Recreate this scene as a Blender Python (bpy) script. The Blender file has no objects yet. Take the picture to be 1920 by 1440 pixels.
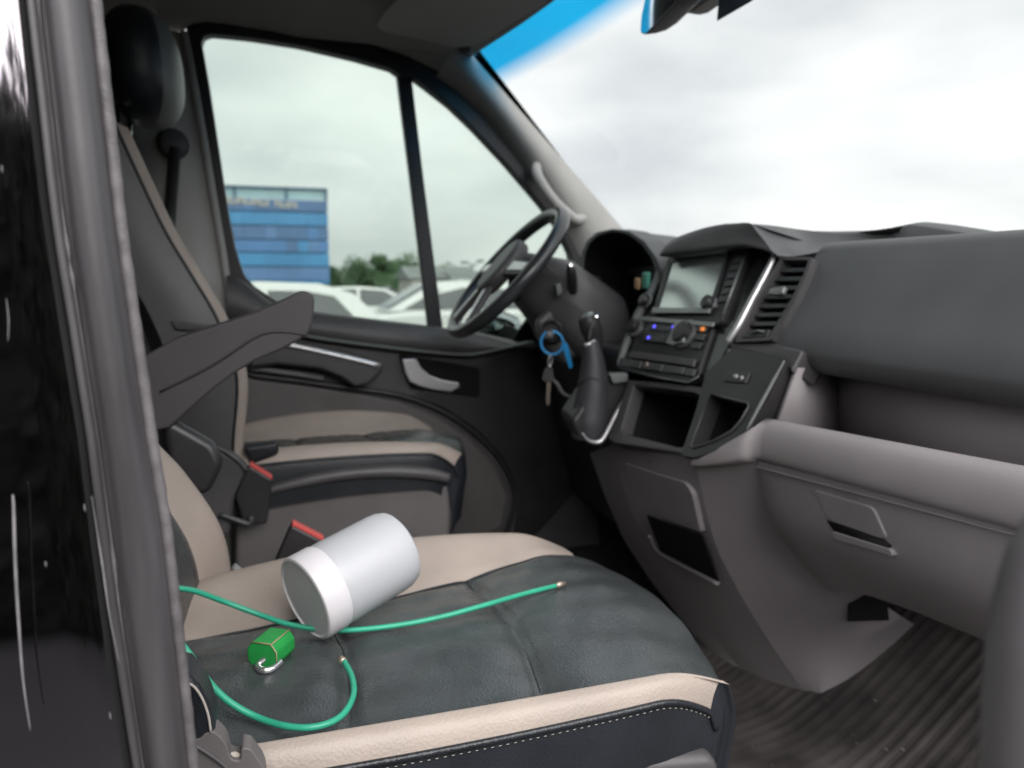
import bpy, bmesh, math, random
import numpy as np
from mathutils import Vector, Matrix
random.seed(7)
sc = bpy.context.scene
COL = sc.collection

# ------------------------------------------------------------------ camera
# Van axes: X to the van's right (passenger side), Y forward, Z up, ground at z = 0.
CAM = np.array([1.34, 0.0, 1.5]); FPX = 1450.0
YAW = math.radians(17.4); PITCH = math.radians(7.58)
cd = bpy.data.cameras.new('camera'); cam = bpy.data.objects.new('camera', cd); COL.objects.link(cam)
cam.location = CAM
cam.rotation_euler = (math.pi/2 - PITCH, 0, math.pi/2 - YAW)
cd.sensor_width = 36; cd.lens = 36*FPX/1920
cd.clip_start = 0.01; cd.clip_end = 3000
cd.dof.use_dof = True; cd.dof.focus_distance = 0.62; cd.dof.aperture_fstop = 6.4
sc.camera = cam

# ------------------------------------------------------------------ world, sun, exposure
W = bpy.data.worlds.new("World"); sc.world = W; W.use_nodes = True
nt = W.node_tree; nt.nodes.clear()
def N(tree, typ, **kw):
    n = tree.nodes.new(typ)
    for k, v in kw.items(): setattr(n, k, v)
    return n
L = nt.links.new
SUN_EL, SUN_AZ = math.radians(38), math.radians(84)   # azimuth: from +Y towards +X
sky = N(nt, 'ShaderNodeTexSky', sky_type='NISHITA', sun_disc=False)
sky.sun_elevation = SUN_EL; sky.sun_rotation = SUN_AZ
bg1 = N(nt, 'ShaderNodeBackground'); bg1.inputs[1].default_value = 0.1
L(sky.outputs[0], bg1.inputs[0])
tc = N(nt, 'ShaderNodeTexCoord')
mp = N(nt, 'ShaderNodeMapping'); mp.inputs['Scale'].default_value = (1.0, 1.6, 4.2); mp.inputs['Rotation'].default_value = (0.0, 0.12, 0.5)
L(tc.outputs['Generated'], mp.inputs[0])
n1 = N(nt, 'ShaderNodeTexNoise'); n1.inputs['Scale'].default_value = 1.35; n1.inputs['Detail'].default_value = 5; n1.inputs['Roughness'].default_value = 0.45
L(mp.outputs[0], n1.inputs['Vector'])
rp = N(nt, 'ShaderNodeValToRGB')
rp.color_ramp.elements[0].position = 0.36; rp.color_ramp.elements[0].color = (0.60, 0.615, 0.635, 1)
rp.color_ramp.elements[1].position = 0.60; rp.color_ramp.elements[1].color = (0.95, 0.95, 0.94, 1)
L(n1.outputs[0], rp.inputs[0])
bg2 = N(nt, 'ShaderNodeBackground'); bg2.inputs[1].default_value = 1.05
L(rp.outputs[0], bg2.inputs[0])
mx = N(nt, 'ShaderNodeMixShader'); mx.inputs[0].default_value = 0.93
L(bg1.outputs[0], mx.inputs[1]); L(bg2.outputs[0], mx.inputs[2])
wo = N(nt, 'ShaderNodeOutputWorld'); L(mx.outputs[0], wo.inputs[0])

sl = bpy.data.lights.new('sun', 'SUN'); sl.energy = 1.5; sl.angle = math.radians(60); sl.color = (1, 0.975, 0.94)
so = bpy.data.objects.new('sun', sl); COL.objects.link(so)
sd = Vector((math.sin(SUN_AZ)*math.cos(SUN_EL), math.cos(SUN_AZ)*math.cos(SUN_EL), math.sin(SUN_EL)))
so.rotation_euler = sd.to_track_quat('Z', 'Y').to_euler(); so.location = (6, 6, 12)
sc.view_settings.view_transform = 'Standard'; sc.view_settings.look = 'None'
sc.view_settings.exposure = 1.45; sc.view_settings.gamma = 1.0; sc.view_settings.use_curve_mapping = False
sc.render.engine = 'CYCLES'
sc.cycles.use_denoising = True
sc.cycles.max_bounces = 12; sc.cycles.diffuse_bounces = 9; sc.cycles.glossy_bounces = 4
sc.cycles.transmission_bounces = 6; sc.cycles.transparent_max_bounces = 12
sc.cycles.caustics_reflective = False; sc.cycles.caustics_refractive = False
sc.cycles.sample_clamp_indirect = 6

# ------------------------------------------------------------------ measuring: sight line of the photograph met with a real plane of the van
def ray(u, v):
    r = u-960.; up = 720.-v
    h = FPX*math.cos(PITCH)+up*math.sin(PITCH); z = -FPX*math.sin(PITCH)+up*math.cos(PITCH)
    return np.array([-h*math.cos(YAW)+r*math.sin(YAW), h*math.sin(YAW)+r*math.cos(YAW), z])/FPX
def AX(u, v, x): d = ray(u, v); return Vector(CAM+d*(x-CAM[0])/d[0])
def AY(u, v, y): d = ray(u, v); return Vector(CAM+d*(y-CAM[1])/d[1])
def AZ(u, v, z): d = ray(u, v); return Vector(CAM+d*(z-CAM[2])/d[2])
def AP(u, v, p, n):
    d = ray(u, v); n = np.array(n, float); return Vector(CAM+d*(np.dot(np.array(p)-CAM, n)/np.dot(d, n)))
V = Vector

# ------------------------------------------------------------------ materials
def mat(name, col, rough=0.5, metal=0.0, spec=0.5, bump=0.0, bscale=400, var=0.0, vscale=12, coat=0.0, emit=None, estr=1.0, col2=None, rvar=0.0, kind='noise', sheen=0.0, stretch=None):
    m = bpy.data.materials.new(name); m.use_nodes = True
    t = m.node_tree; b = t.nodes['Principled BSDF']; k = t.links.new
    b.inputs['Base Color'].default_value = (*col, 1); b.inputs['Roughness'].default_value = rough
    b.inputs['Metallic'].default_value = metal; b.inputs['Specular IOR Level'].default_value = spec
    b.inputs['Coat Weight'].default_value = coat; b.inputs['Coat Roughness'].default_value = 0.05
    if sheen: b.inputs['Sheen Weight'].default_value = sheen; b.inputs['Sheen Roughness'].default_value = 0.4
    c = N(t, 'ShaderNodeTexCoord')
    if var > 0 or col2:
        n = N(t, 'ShaderNodeTexNoise'); n.inputs['Scale'].default_value = vscale; n.inputs['Detail'].default_value = 6
        if stretch:
            mq = N(t, 'ShaderNodeMapping'); mq.inputs['Scale'].default_value = stretch; k(c.outputs['Object'], mq.inputs[0]); k(mq.outputs[0], n.inputs['Vector'])
        else: k(c.outputs['Object'], n.inputs['Vector'])
        r = N(t, 'ShaderNodeValToRGB'); r.color_ramp.elements[0].position = .33; r.color_ramp.elements[1].position = .68
        a = col2 if col2 else tuple(x*(1-var) for x in col)
        e = col if col2 else tuple(min(1, x*(1+var)) for x in col)
        r.color_ramp.elements[0].color = (*a, 1); r.color_ramp.elements[1].color = (*e, 1)
        k(n.outputs[0], r.inputs[0]); k(r.outputs[0], b.inputs['Base Color'])
        if rvar:
            q = N(t, 'ShaderNodeMapRange'); q.inputs['To Min'].default_value = rough-rvar; q.inputs['To Max'].default_value = rough+rvar
            k(n.outputs[0], q.inputs[0]); k(q.outputs[0], b.inputs['Roughness'])
    if bump > 0:
        if kind == 'voronoi': n = N(t, 'ShaderNodeTexVoronoi'); n.inputs['Scale'].default_value = bscale
        else: n = N(t, 'ShaderNodeTexNoise'); n.inputs['Scale'].default_value = bscale; n.inputs['Detail'].default_value = 3
        k(c.outputs['Object'], n.inputs['Vector'])
        bp = N(t, 'ShaderNodeBump'); bp.inputs['Strength'].default_value = bump; bp.inputs['Distance'].default_value = 0.001
        k(n.outputs[0], bp.inputs['Height']); k(bp.outputs[0], b.inputs['Normal'])
    if emit:
        b.inputs['Emission Color'].default_value = (*emit, 1); b.inputs['Emission Strength'].default_value = estr
    return m
M = {}
M['pad'] = mat('soft_charcoal_plastic', (.10, .102, .106), .52, bump=.35, bscale=900, var=.12, vscale=5, rvar=.05)
M['dark'] = mat('dark_plastic', (.078, .073, .076), .45, bump=.25, bscale=800, var=.15, vscale=9)
M['black'] = mat('black_plastic', (.030, .028, .030), .4, var=.2, vscale=10)
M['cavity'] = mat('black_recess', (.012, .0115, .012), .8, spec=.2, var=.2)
M['gloss'] = mat('piano_black', (.018, .017, .018), .16, var=.2, vscale=20)
M['grey'] = mat('warm_grey_plastic', (.31, .281, .290), .55, bump=.35, bscale=900, var=.07, vscale=6, rvar=.05)
M['doorlow'] = mat('brown_grey_door_plastic', (.13, .117, .117), .55, bump=.3, bscale=800, var=.08)
M['liner'] = mat('headliner_fabric', (.56, .545, .515), .95, spec=.1, bump=.5, bscale=700, var=.08, vscale=4)
M['pillar'] = mat('pillar_trim', (.50, .485, .47), .7, bump=.2, bscale=700, var=.05)
M['silver'] = mat('satin_silver', (.72, .70, .72), .32, metal=.75, var=.05)
M['chrome'] = mat('chrome', (.85, .85, .86), .1, metal=1.0, var=.03)
M['beige'] = mat('beige_leather', (.35, .292, .257), .5, bump=.35, bscale=350, kind='voronoi', var=.09, vscale=9, rvar=.06)
M['leather'] = mat('teal_black_leather', (.050, .056, .059), .27, bump=.4, bscale=420, kind='voronoi', var=.22, vscale=14, rvar=.07, spec=.6)
M['skirt'] = mat('navy_black_leather', (.016, .018, .023), .36, bump=.35, bscale=420, kind='voronoi', var=.2, vscale=12, rvar=.06)
M['stitch'] = mat('pale_thread', (.42, .38, .34), .8, var=.1)
M['rubber'] = mat('worn_grey_rubber', (.048, .044, .048), .46, spec=.7, bump=.10, bscale=600, var=.45, vscale=40, rvar=.12, stretch=(1, 1, .10))
M['ridge'] = mat('rubber_cord', (.11, .10, .105), .5, bump=.4, bscale=500, var=.25, vscale=60)
M['jar'] = mat('white_plastic', (.46, .465, .495), .42, bump=.05, bscale=150, var=.02)
M['lid'] = mat('white_lid_plastic', (.64, .615, .645), .45, var=.02)
M['cable'] = mat('green_sheath', (.03, .34, .215), .38, var=.1, vscale=30)
M['copper'] = mat('dull_ferrule', (.42, .34, .29), .4, metal=.7, var=.1)
M['green'] = mat('green_padlock_plastic', (.018, .29, .06), .42, var=.12, vscale=40)
M['tan'] = mat('worn_tan_edge', (.40, .31, .2), .6, var=.1)
M['steel'] = mat('bright_steel', (.78, .77, .80), .2, metal=.9, var=.04)
M['red'] = mat('red_button', (.62, .09, .08), .4, var=.05)
M['blue'] = mat('blue_plastic', (.02, .27, .62), .35, var=.08)
M['mint'] = mat('mint_plastic', (.13, .45, .33), .5, var=.06)
M['peach'] = mat('peach_plastic', (.52, .33, .17), .5, var=.06)
M['blueled'] = mat('blue_led', (.05, .05, .6), .4, emit=(.10, .09, .95), estr=.8)
M['orangeled'] = mat('orange_led', (.6, .2, .04), .4, emit=(.75, .22, .05), estr=.35)
M['screen'] = mat('screen_glass', (.62, .66, .64), .16, metal=.8, spec=.8, var=.05, vscale=7, rvar=.03)
M['mirror'] = mat('mirror_glass', (.42, .46, .48), .05, metal=1.0)
M['button'] = mat('grey_button', (.06, .062, .062), .4, var=.15, vscale=60)
M['sbutton'] = mat('silver_button', (.30, .31, .30), .35, metal=.5, var=.1)
M['dirt'] = mat('dried_mud_crumbs', (.13, .115, .105), .9, var=.3, vscale=60)
M['mat'] = mat('muddy_rubber_mat', (.115, .10, .097), .6, col2=(.042, .037, .037), vscale=11, bump=.6, bscale=200, rvar=.15)
M['carpet'] = mat('black_carpet', (.045, .042, .043), .95, spec=.1, bump=.8, bscale=900, var=.3, vscale=30)

# black body paint with fine scratches and dust (wear of its own shape)
M['bodypaint'] = mat('black_body_paint', (.012, .011, .012), .15, coat=1.0, var=.1)
m = mat('black_gloss_film', (.22, .20, .22), .05, metal=1.0, coat=.5); M['paint'] = m
t = m.node_tree; k = t.links.new; b = t.nodes['Principled BSDF']
c = N(t, 'ShaderNodeTexCoord'); mpn = N(t, 'ShaderNodeMapping'); mpn.inputs['Scale'].default_value = (1, 40, 4)
k(c.outputs['Object'], mpn.inputs[0])
n = N(t, 'ShaderNodeTexNoise'); n.inputs['Scale'].default_value = 6; n.inputs['Detail'].default_value = 8; k(mpn.outputs[0], n.inputs['Vector'])
r = N(t, 'ShaderNodeValToRGB'); r.color_ramp.elements[0].position = .6; r.color_ramp.elements[0].color = (.22, .20, .22, 1)
r.color_ramp.elements[1].position = .85; r.color_ramp.elements[1].color = (.25, .23, .25, 1)
k(n.outputs[0], r.inputs[0]); k(r.outputs[0], b.inputs['Base Color'])

def glass(name, tint, refl=1.0, band=None):
    m = bpy.data.materials.new(name); m.use_nodes = True; t = m.node_tree; t.nodes.clear(); k = t.links.new
    tr = N(t, 'ShaderNodeBsdfTransparent'); tr.inputs[0].default_value = (*tint, 1)
    gl = N(t, 'ShaderNodeBsdfGlossy'); gl.inputs['Roughness'].default_value = .02
    fr = N(t, 'ShaderNodeFresnel'); fr.inputs[0].default_value = 1.45
    mu = N(t, 'ShaderNodeMath', operation='MULTIPLY'); mu.inputs[1].default_value = refl
    k(fr.outputs[0], mu.inputs[0])
    ms = N(t, 'ShaderNodeMixShader'); k(mu.outputs[0], ms.inputs[0]); k(tr.outputs[0], ms.inputs[1]); k(gl.outputs[0], ms.inputs[2])
    if band:
        uv = N(t, 'ShaderNodeUVMap'); sx = N(t, 'ShaderNodeSeparateXYZ'); k(uv.outputs[0], sx.inputs[0])
        rr = N(t, 'ShaderNodeValToRGB'); e = rr.color_ramp.elements
        e[0].position = band[0]; e[0].color = (*band[2], 1); e[1].position = band[1]; e[1].color = (*tint, 1)
        k(sx.outputs[1], rr.inputs[0]); k(rr.outputs[0], tr.inputs[0])
    o = N(t, 'ShaderNodeOutputMaterial'); k(ms.outputs[0], o.inputs[0]); return m
M['glass'] = glass('side_glass', (.57, .605, .58), .2)
M['wind'] = glass('windscreen_glass', (.44, .45, .445), .06, band=(.075, .135, (.008, .20, .37)))
M['carglass'] = mat('dark_car_glass', (.10, .108, .118), .1, var=.1, vscale=2)

# ------------------------------------------------------------------ mesh helpers
def link(o, parent=None):
    COL.objects.link(o)
    if parent: o.parent = parent
    return o
def thing(name, label, cat, group=None):
    o = bpy.data.objects.new(name, None); o.empty_display_size = .05; COL.objects.link(o)
    o['label'] = label; o['category'] = cat
    if group: o['group'] = group
    return o
def tag(o, label, cat, group=None):
    o['label'] = label; o['category'] = cat
    if group: o['group'] = group
    return o
def settle(root, loc):
    """put a thing's Empty at its base without moving the parts"""
    root.location = loc
    for ch in root.children: ch.matrix_parent_inverse = Matrix.Translation(loc).inverted()
def finish(name, me, material, parent=None, smooth=True, bevel=0, seg=2, sub=0, solid=0, soff=-1, wn=True):
    mats = material if isinstance(material, (list, tuple)) else [material]
    for q in mats: me.materials.append(q)
    if smooth:
        for p in me.polygons: p.use_smooth = True
    o = bpy.data.objects.new(name, me); link(o, parent)
    if solid: md = o.modifiers.new('s', 'SOLIDIFY'); md.thickness = solid; md.offset = soff
    if bevel:
        md = o.modifiers.new('b', 'BEVEL'); md.width = bevel; md.segments = seg; md.limit_method = 'ANGLE'; md.angle_limit = math.radians(35); md.harden_normals = False
    if sub: md = o.modifiers.new('u', 'SUBSURF'); md.levels = sub; md.render_levels = sub
    if smooth and not sub and (bevel or solid):
        md = o.modifiers.new('w', 'WEIGHTED_NORMAL'); md.keep_sharp = True
    return o
def poly(name, verts, faces, material, parent=None, **kw):
    me = bpy.data.meshes.new(name); me.from_pydata([tuple(v) for v in verts], [], faces)
    bm = bmesh.new(); bm.from_mesh(me); bmesh.ops.recalc_face_normals(bm, faces=bm.faces); bm.to_mesh(me); bm.free()
    sharp = kw.pop('sharp', None)
    o = finish(name, me, material, parent, **kw)
    if sharp: me.set_sharp_from_angle(angle=math.radians(sharp))
    return o
def slab(name, outline, off, material, parent=None, bevel=.003, **kw):
    """outline (3D points in order) extruded by the vector off"""
    n = len(outline); off = V(off); vs = [V(p) for p in outline]+[V(p)+off for p in outline]
    fs = [tuple(range(n)), tuple(range(2*n-1, n-1, -1))]+[(i, (i+1) % n, n+(i+1) % n, n+i) for i in range(n)]
    return poly(name, vs, fs, material, parent, bevel=bevel, **kw)
def box(name, c, s, material, parent=None, rot=None, bevel=.003, **kw):
    ax = rot if rot else (V((1, 0, 0)), V((0, 1, 0)), V((0, 0, 1)))
    c = V(c); a, b_, d = [ax[i]*s[i]/2 for i in range(3)]
    o = [c-a-b_-d, c+a-b_-d, c+a+b_-d, c-a+b_-d]
    return slab(name, o, d*2, material, parent, bevel=bevel, **kw)
def cr(pts, n=8, closed=False):
    """Catmull-Rom through the points"""
    P = [V(p) for p in pts]; out = []; m_ = len(P)
    for i in range(m_ if closed else m_-1):
        if closed: p0, p1, p2, p3 = P[i-1], P[i], P[(i+1) % m_], P[(i+2) % m_]
        else: p0, p1, p2, p3 = P[max(i-1, 0)], P[i], P[i+1], P[min(i+2, m_-1)]
        for j in range(n):
            q = j/n
            out.append(.5*((2*p1)+(-p0+p2)*q+(2*p0-5*p1+4*p2-p3)*q*q+(-p0+3*p1-3*p2+p3)*q**3))
    if not closed: out.append(P[-1])
    return out
def resample(pts, n, closed=False):
    P = [V(p) for p in pts]
    if closed: P = P+[P[0]]
    d = [0]
    for a, b_ in zip(P, P[1:]): d.append(d[-1]+(b_-a).length)
    out = []; j = 0; m_ = n if closed else n-1
    for i in range(n):
        q = d[-1]*i/m_
        while j < len(d)-2 and d[j+1] < q: j += 1
        e = (q-d[j])/max(d[j+1]-d[j], 1e-9); out.append(P[j].lerp(P[j+1], e))
    return out
def tube(name, pts, rad, material, parent=None, seg=10, closed=False, smooth_n=0, **kw):
    P = cr(pts, smooth_n, closed) if smooth_n else [V(p) for p in pts]
    n = len(P); R = rad if isinstance(rad, (list, tuple)) else None
    rr = [rad]*n if R is None else [np.interp(i/(n-1), np.linspace(0, 1, len(R)), R) for i in range(n)]
    vs = []; fs = []; up = None
    for i in range(n):
        if closed: tg = P[(i+1) % n]-P[i-1]
        else: tg = P[min(i+1, n-1)]-P[max(i-1, 0)]
        tg.normalize()
        if up is None:
            up = V((0, 0, 1)) if abs(tg.z) < .9 else V((1, 0, 0))
        up = (up-tg*up.dot(tg)).normalized(); sd_ = tg.cross(up)
        for j in range(seg):
            a = 2*math.pi*j/seg; vs.append(P[i]+(up*math.cos(a)+sd_*math.sin(a))*rr[i])
    for i in range(n if closed else n-1):
        for j in range(seg):
            a, b_ = i*seg+j, i*seg+(j+1) % seg; c_ = ((i+1) % n)*seg
            fs.append((a, b_, c_+(j+1) % seg, c_+j))
    if not closed:
        fs.append(tuple(range(seg-1, -1, -1))); fs.append(tuple(range((n-1)*seg, n*seg)))
    return poly(name, vs, fs, material, parent, **kw)
def lathe(name, prof, o, axis, material, parent=None, seg=40, **kw):
    """profile of (radius, height) turned about axis at o"""
    o = V(o); az = V(axis).normalized(); ax = az.orthogonal().normalized(); ay = az.cross(ax)
    vs = []; fs = []; n = len(prof)
    for r_, h_ in prof:
        for j in range(seg):
            a = 2*math.pi*j/seg; vs.append(o+az*h_+(ax*math.cos(a)+ay*math.sin(a))*r_)
    for i in range(n-1):
        for j in range(seg):
            fs.append((i*seg+j, i*seg+(j+1) % seg, (i+1)*seg+(j+1) % seg, (i+1)*seg+j))
    fs.append(tuple(range(seg-1, -1, -1))); fs.append(tuple(range((n-1)*seg, n*seg)))
    return poly(name, vs, fs, material, parent, sharp=32, **kw)
def grid(name, rows, material, parent=None, uv=False, **kw):
    """rows of points joined to a sheet"""
    m_, n = len(rows), len(rows[0]); vs = [V(p) for r_ in rows for p in r_]
    fs = [(i*n+j, i*n+j+1, (i+1)*n+j+1, (i+1)*n+j) for i in range(m_-1) for j in range(n-1)]
    me = bpy.data.meshes.new(name); me.from_pydata([tuple(v) for v in vs], [], fs)
    if uv:
        ul = me.uv_layers.new(name='UVMap')
        for p in me.polygons:
            for li in p.loop_indices:
                vi = me.loops[li].vertex_index; ul.data[li].uv = ((vi % n)/(n-1), (vi//n)/(m_-1))
    return finish(name, me, material, parent, **kw)
def ruled(name, A, B, nu, nv, material, parent=None, bulge=None, **kw):
    """sheet between two polylines"""
    a, b_ = resample(A, nu), resample(B, nu); rows = []
    for i in range(nu):
        r_ = [a[i].lerp(b_[i], j/(nv-1)) for j in range(nv)]
        if bulge: r_ = [p+V(bulge)*math.sin(math.pi*j/(nv-1)) for j, p in enumerate(r_)]
        rows.append(r_)
    return grid(name, rows, material, parent, **kw)
def ring(name, outer, inner, off, material, parent=None, n=72, bevel=.002, **kw):
    """a frame: the area between two closed outlines, extruded by off"""
    a, b_ = resample(outer, n, True), resample(inner, n, True); off = V(off)
    vs = a+b_+[p+off for p in a]+[p+off for p in b_]; fs = []
    for i in range(n):
        j = (i+1) % n
        fs += [(i, j, n+j, n+i), (2*n+i, 3*n+i, 3*n+j, 2*n+j), (i, 2*n+i, 2*n+j, j), (n+i, n+j, 3*n+j, 3*n+i)]
    return poly(name, vs, fs, material, parent, bevel=bevel, **kw)
def pocket(name, outline, off, material, parent=None, shrink=.0):
    """an open-fronted recess behind an outline"""
    n = len(outline); off = V(off); P = [V(p) for p in outline]; c_ = sum(P, V())/n
    vs = P+[p+(c_-p)*shrink+off for p in P]
    fs = [(i, (i+1) % n, n+(i+1) % n, n+i) for i in range(n)]+[tuple(range(n, 2*n))]
    return poly(name, vs, fs, material, parent, smooth=False)
def rounded(P, r=.006, n=4):
    """round the corners of a closed 3D outline"""
    P = [V(p) for p in P]; out = []; m_ = len(P)
    for i in range(m_):
        a, b_, c_ = P[i-1], P[i], P[(i+1) % m_]
        d1, d2 = (a-b_), (c_-b_); q = min(r, d1.length*.45, d2.length*.45)
        s, e = b_+d1.normalized()*q, b_+d2.normalized()*q
        for j in range(n+1):
            f = j/n; out.append((1-f)**2*s+2*f*(1-f)*b_+f*f*e)
    return out
def struct(o): o['kind'] = 'structure'; return o
#@@BUILD
# ================================================================== GROUND AND WHAT STANDS OUTSIDE
M['asphalt'] = mat('asphalt', (.10, .10, .10), .9, bump=.6, bscale=60, var=.25, vscale=.6)
g = grid('ground', [[(-700+1400*i/10, -700+1400*j/10, 0) for i in range(11)] for j in range(11)], M['asphalt'], smooth=False); struct(g)

# --- van shell -----------------------------------------------------
van = thing('van', 'black van seen from inside its cab with grey headliner and wide windscreen', 'van')
# windscreen: curved raked sheet; u across from the driver side, v down from the header
def wsc(x):   # bow of the glass and height of its upper edge
    q = (x/.78)**2; return .115*(1-q)
def wtop(x): return V((x, .540+wsc(x), 2.106+.022*(1-(x/.78)**2)))
def wpt(s, t):
    x0 = -.755+1.51*s; p = wtop(x0); x = x0*(1+.13*t)
    return V((x, p.y+.66*t, p.z-.60*t))
NS = 30
grid('windscreen', [[wpt(-.035+1.07*i/NS, j/24) for i in range(NS+1)] for j in range(25)], M['wind'], van, uv=True)
# black-edged header trim that carries the headliner to the glass
def hedge(i, t): return V((-.86+1.72*i/NS, 0, 0))
rows = []
for j in range(16):
    t = j/15; r_ = []
    for i in range(NS+1):
        s = i/NS; a = wpt(s, -.0)+V((0, -.004, -.006)); x = -.845+1.69*s
        e = min(1, (1-abs(2*s-1))/.18)
        zz = 2.135+.075*math.sin(min(1, e)*math.pi/2)+.02*math.sin(math.pi*s)
        bk = V((x, -1.25, zz))
        f = t**1.4
        p = a.lerp(bk, f); p.z = a.z+(zz-a.z)*min(1, (t*2.4))**.7
        p.x = a.x+(x-a.x)*min(1, t*2.2)
        r_.append(p)
    rows.append(r_)
grid('roof_lining', rows, M['liner'], van, solid=.012, soff=1)
slab('roof_panel', [(-.98, .50, 2.26), (.98, .50, 2.26), (.98, -1.6, 2.34), (-.98, -1.6, 2.34)], (0, 0, .02), M['bodypaint'], van)
slab('header_panel', [(-.80, .52, 2.115), (.80, .52, 2.115), (.98, .48, 2.262), (-.98, .48, 2.262)], (0, .02, .012), M['bodypaint'], van)
for s_ in (-1, 1):
    slab('roof_rail', [(s_*.90, .45, 2.155), (s_*.90, -1.6, 2.17), (s_*.98, -1.6, 2.34), (s_*.98, .45, 2.27)], (s_*.025, 0, 0), M['bodypaint'], van)
# load space behind the seats: dark sides and rear
slab('kick_panel', [(-.89, .55, .62), (-.89, 1.42, .62), (-.89, 1.30, 1.50), (-.89, .80, 1.45), (-.89, .6, 1.2)], (-.02, 0, 0), M['carpet'], van)
h1 = [AX(u, v, -.835) for u, v in [(300, 70), (345, 56), (400, 44), (480, 46), (570, 62), (670, 84), (760, 113), (815, 140), (852, 174)]]
h2 = [V((-.80, p.y, 2.165)) for p in h1[:-2]]+[V((-.77, .50, 2.14)), V((-.765, .56, 2.105))]
ruled('side_header', h1, h2, 30, 6, M['liner'], van, bulge=(.012, 0, -.004))
slab('bulkhead', [(-.93, -1.25, .6), (.93, -1.25, .6), (.93, -1.25, 2.24), (-.93, -1.25, 2.24)], (0, -.03, 0), M['carpet'], van)
slab('side_wall', [(-.90, -.22, .55), (-.90, -1.25, .55), (-.90, -1.25, 2.24), (-.90, -.22, 2.2)], (-.03, 0, 0), M['dark'], van)
slab('added_rear_glass', [(.94, -.30, 1.32), (.94, -1.6, 1.32), (.94, -1.6, 2.15), (.94, -.30, 2.15)], (-.004, 0, 0), M['glass'], van, bevel=0, smooth=False)  # unseen rear window, added to let more light into the cab
slab('side_wall', [(.94, -.16, .40), (.94, -1.6, .40), (.94, -1.6, 1.32), (.94, -.16, 1.32)], (-.03, 0, 0), M['dark'], van)
slab('floor_pan', [(-.92, -1.25, .68), (.90, -1.25, .68), (.90, 1.5, .68), (-.92, 1.5, .68)], (0, 0, -.03), M['carpet'], van)
slab('firewall', [(-.92, 1.42, .62), (.92, 1.42, .62), (.92, 1.30, 1.52), (-.92, 1.30, 1.52)], (0, .03, 0), M['carpet'], van)
slab('bonnet', [(-.86, 1.33, 1.46), (.86, 1.33, 1.46), (.74, 1.95, 1.22), (-.74, 1.95, 1.22)], (0, 0, -.02), M['bodypaint'], van, bevel=.01)
slab('scuttle', [(-.86, 1.16, 1.478), (.86, 1.16, 1.478), (.86, 1.36, 1.462), (-.86, 1.36, 1.462)], (0, 0, -.02), M['black'], van)
# driver-side A-pillar trim between side window and windscreen
A1 = [wpt(0, t)+V((.004, -.010, -.004)) for t in np.linspace(-.03, .90, 20)]
A2 = [AX(u, v, -.835) for u, v in [(815, 150), (850, 172), (895, 215), (940, 268), (985, 330), (1020, 385), (1060, 450), (1095, 520), (1120, 570)]]
ruled('a_pillar', A2, A1, 20, 9, M['pillar'], van, bulge=(.045, -.012, 0))
A3 = [p+V((-.05, .03, 0)) for p in A1]
slab('a_pillar_outer', [A1[0]+V((-.02, .02, .03)), A1[-1]+V((-.02, .02, -.05)), A1[-1]+V((-.11, .0, -.05)), A1[0]+V((-.11, -.05, .03))], (-.02, .01, 0), M['bodypaint'], van)
B0 = [wpt(1, t)+V((.0, -.01, -.004)) for t in np.linspace(-.03, 1, 12)]
slab('a_pillar_outer', [B0[0], B0[-1], B0[-1]+V((.10, -.03, 0)), B0[0]+V((.12, -.08, 0))], (0, .02, 0), M['bodypaint'], van)
# grab handle on the A-pillar
gp = [(1008, 302), (1006, 322), (1018, 348), (1040, 378), (1062, 400), (1080, 412), (1097, 408)]
gq = [AX(u, v, x) for (u, v), x in zip(gp, (-.80, -.768, -.755, -.752, -.752, -.765, -.80))]
tube('grab_handle', gq, [.0125, .0145, .0145, .0145, .0155, .015, .0135], M['pillar'], van, seg=14, smooth_n=8)
# driver-side B-pillar trim with seat-belt guide
Bf = [AX(u, v, -.825) for u, v in [(340, 60), (352, 120), (372, 230), (392, 350), (420, 520), (430, 640), (440, 800), (450, 1100)]]
Bb = [p+V((-.01, -.20, 0)) for p in Bf]
ruled('b_pillar_trim', Bf, Bb, 20, 6, M['pillar'], van, bulge=(.03, 0, 0))
tube('door_seal', [p+V((.008, .006, 0)) for p in Bf], .010, M['pillar'], van, seg=10, smooth_n=6)
bg = AX(325, 270, -.79)
gd = lathe('belt_guide', [(.012, -.02), (.034, -.018), (.038, .0), (.03, .014), (.008, .02)], bg, (1, .25, 0), M['dark'], van, seg=24)
tube('belt_webbing', [bg+V((.012, .004, -.01)), bg+V((.02, -.03, -.3)), bg+V((.0, -.05, -.75))], .014, M['black'], van, seg=8)

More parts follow.
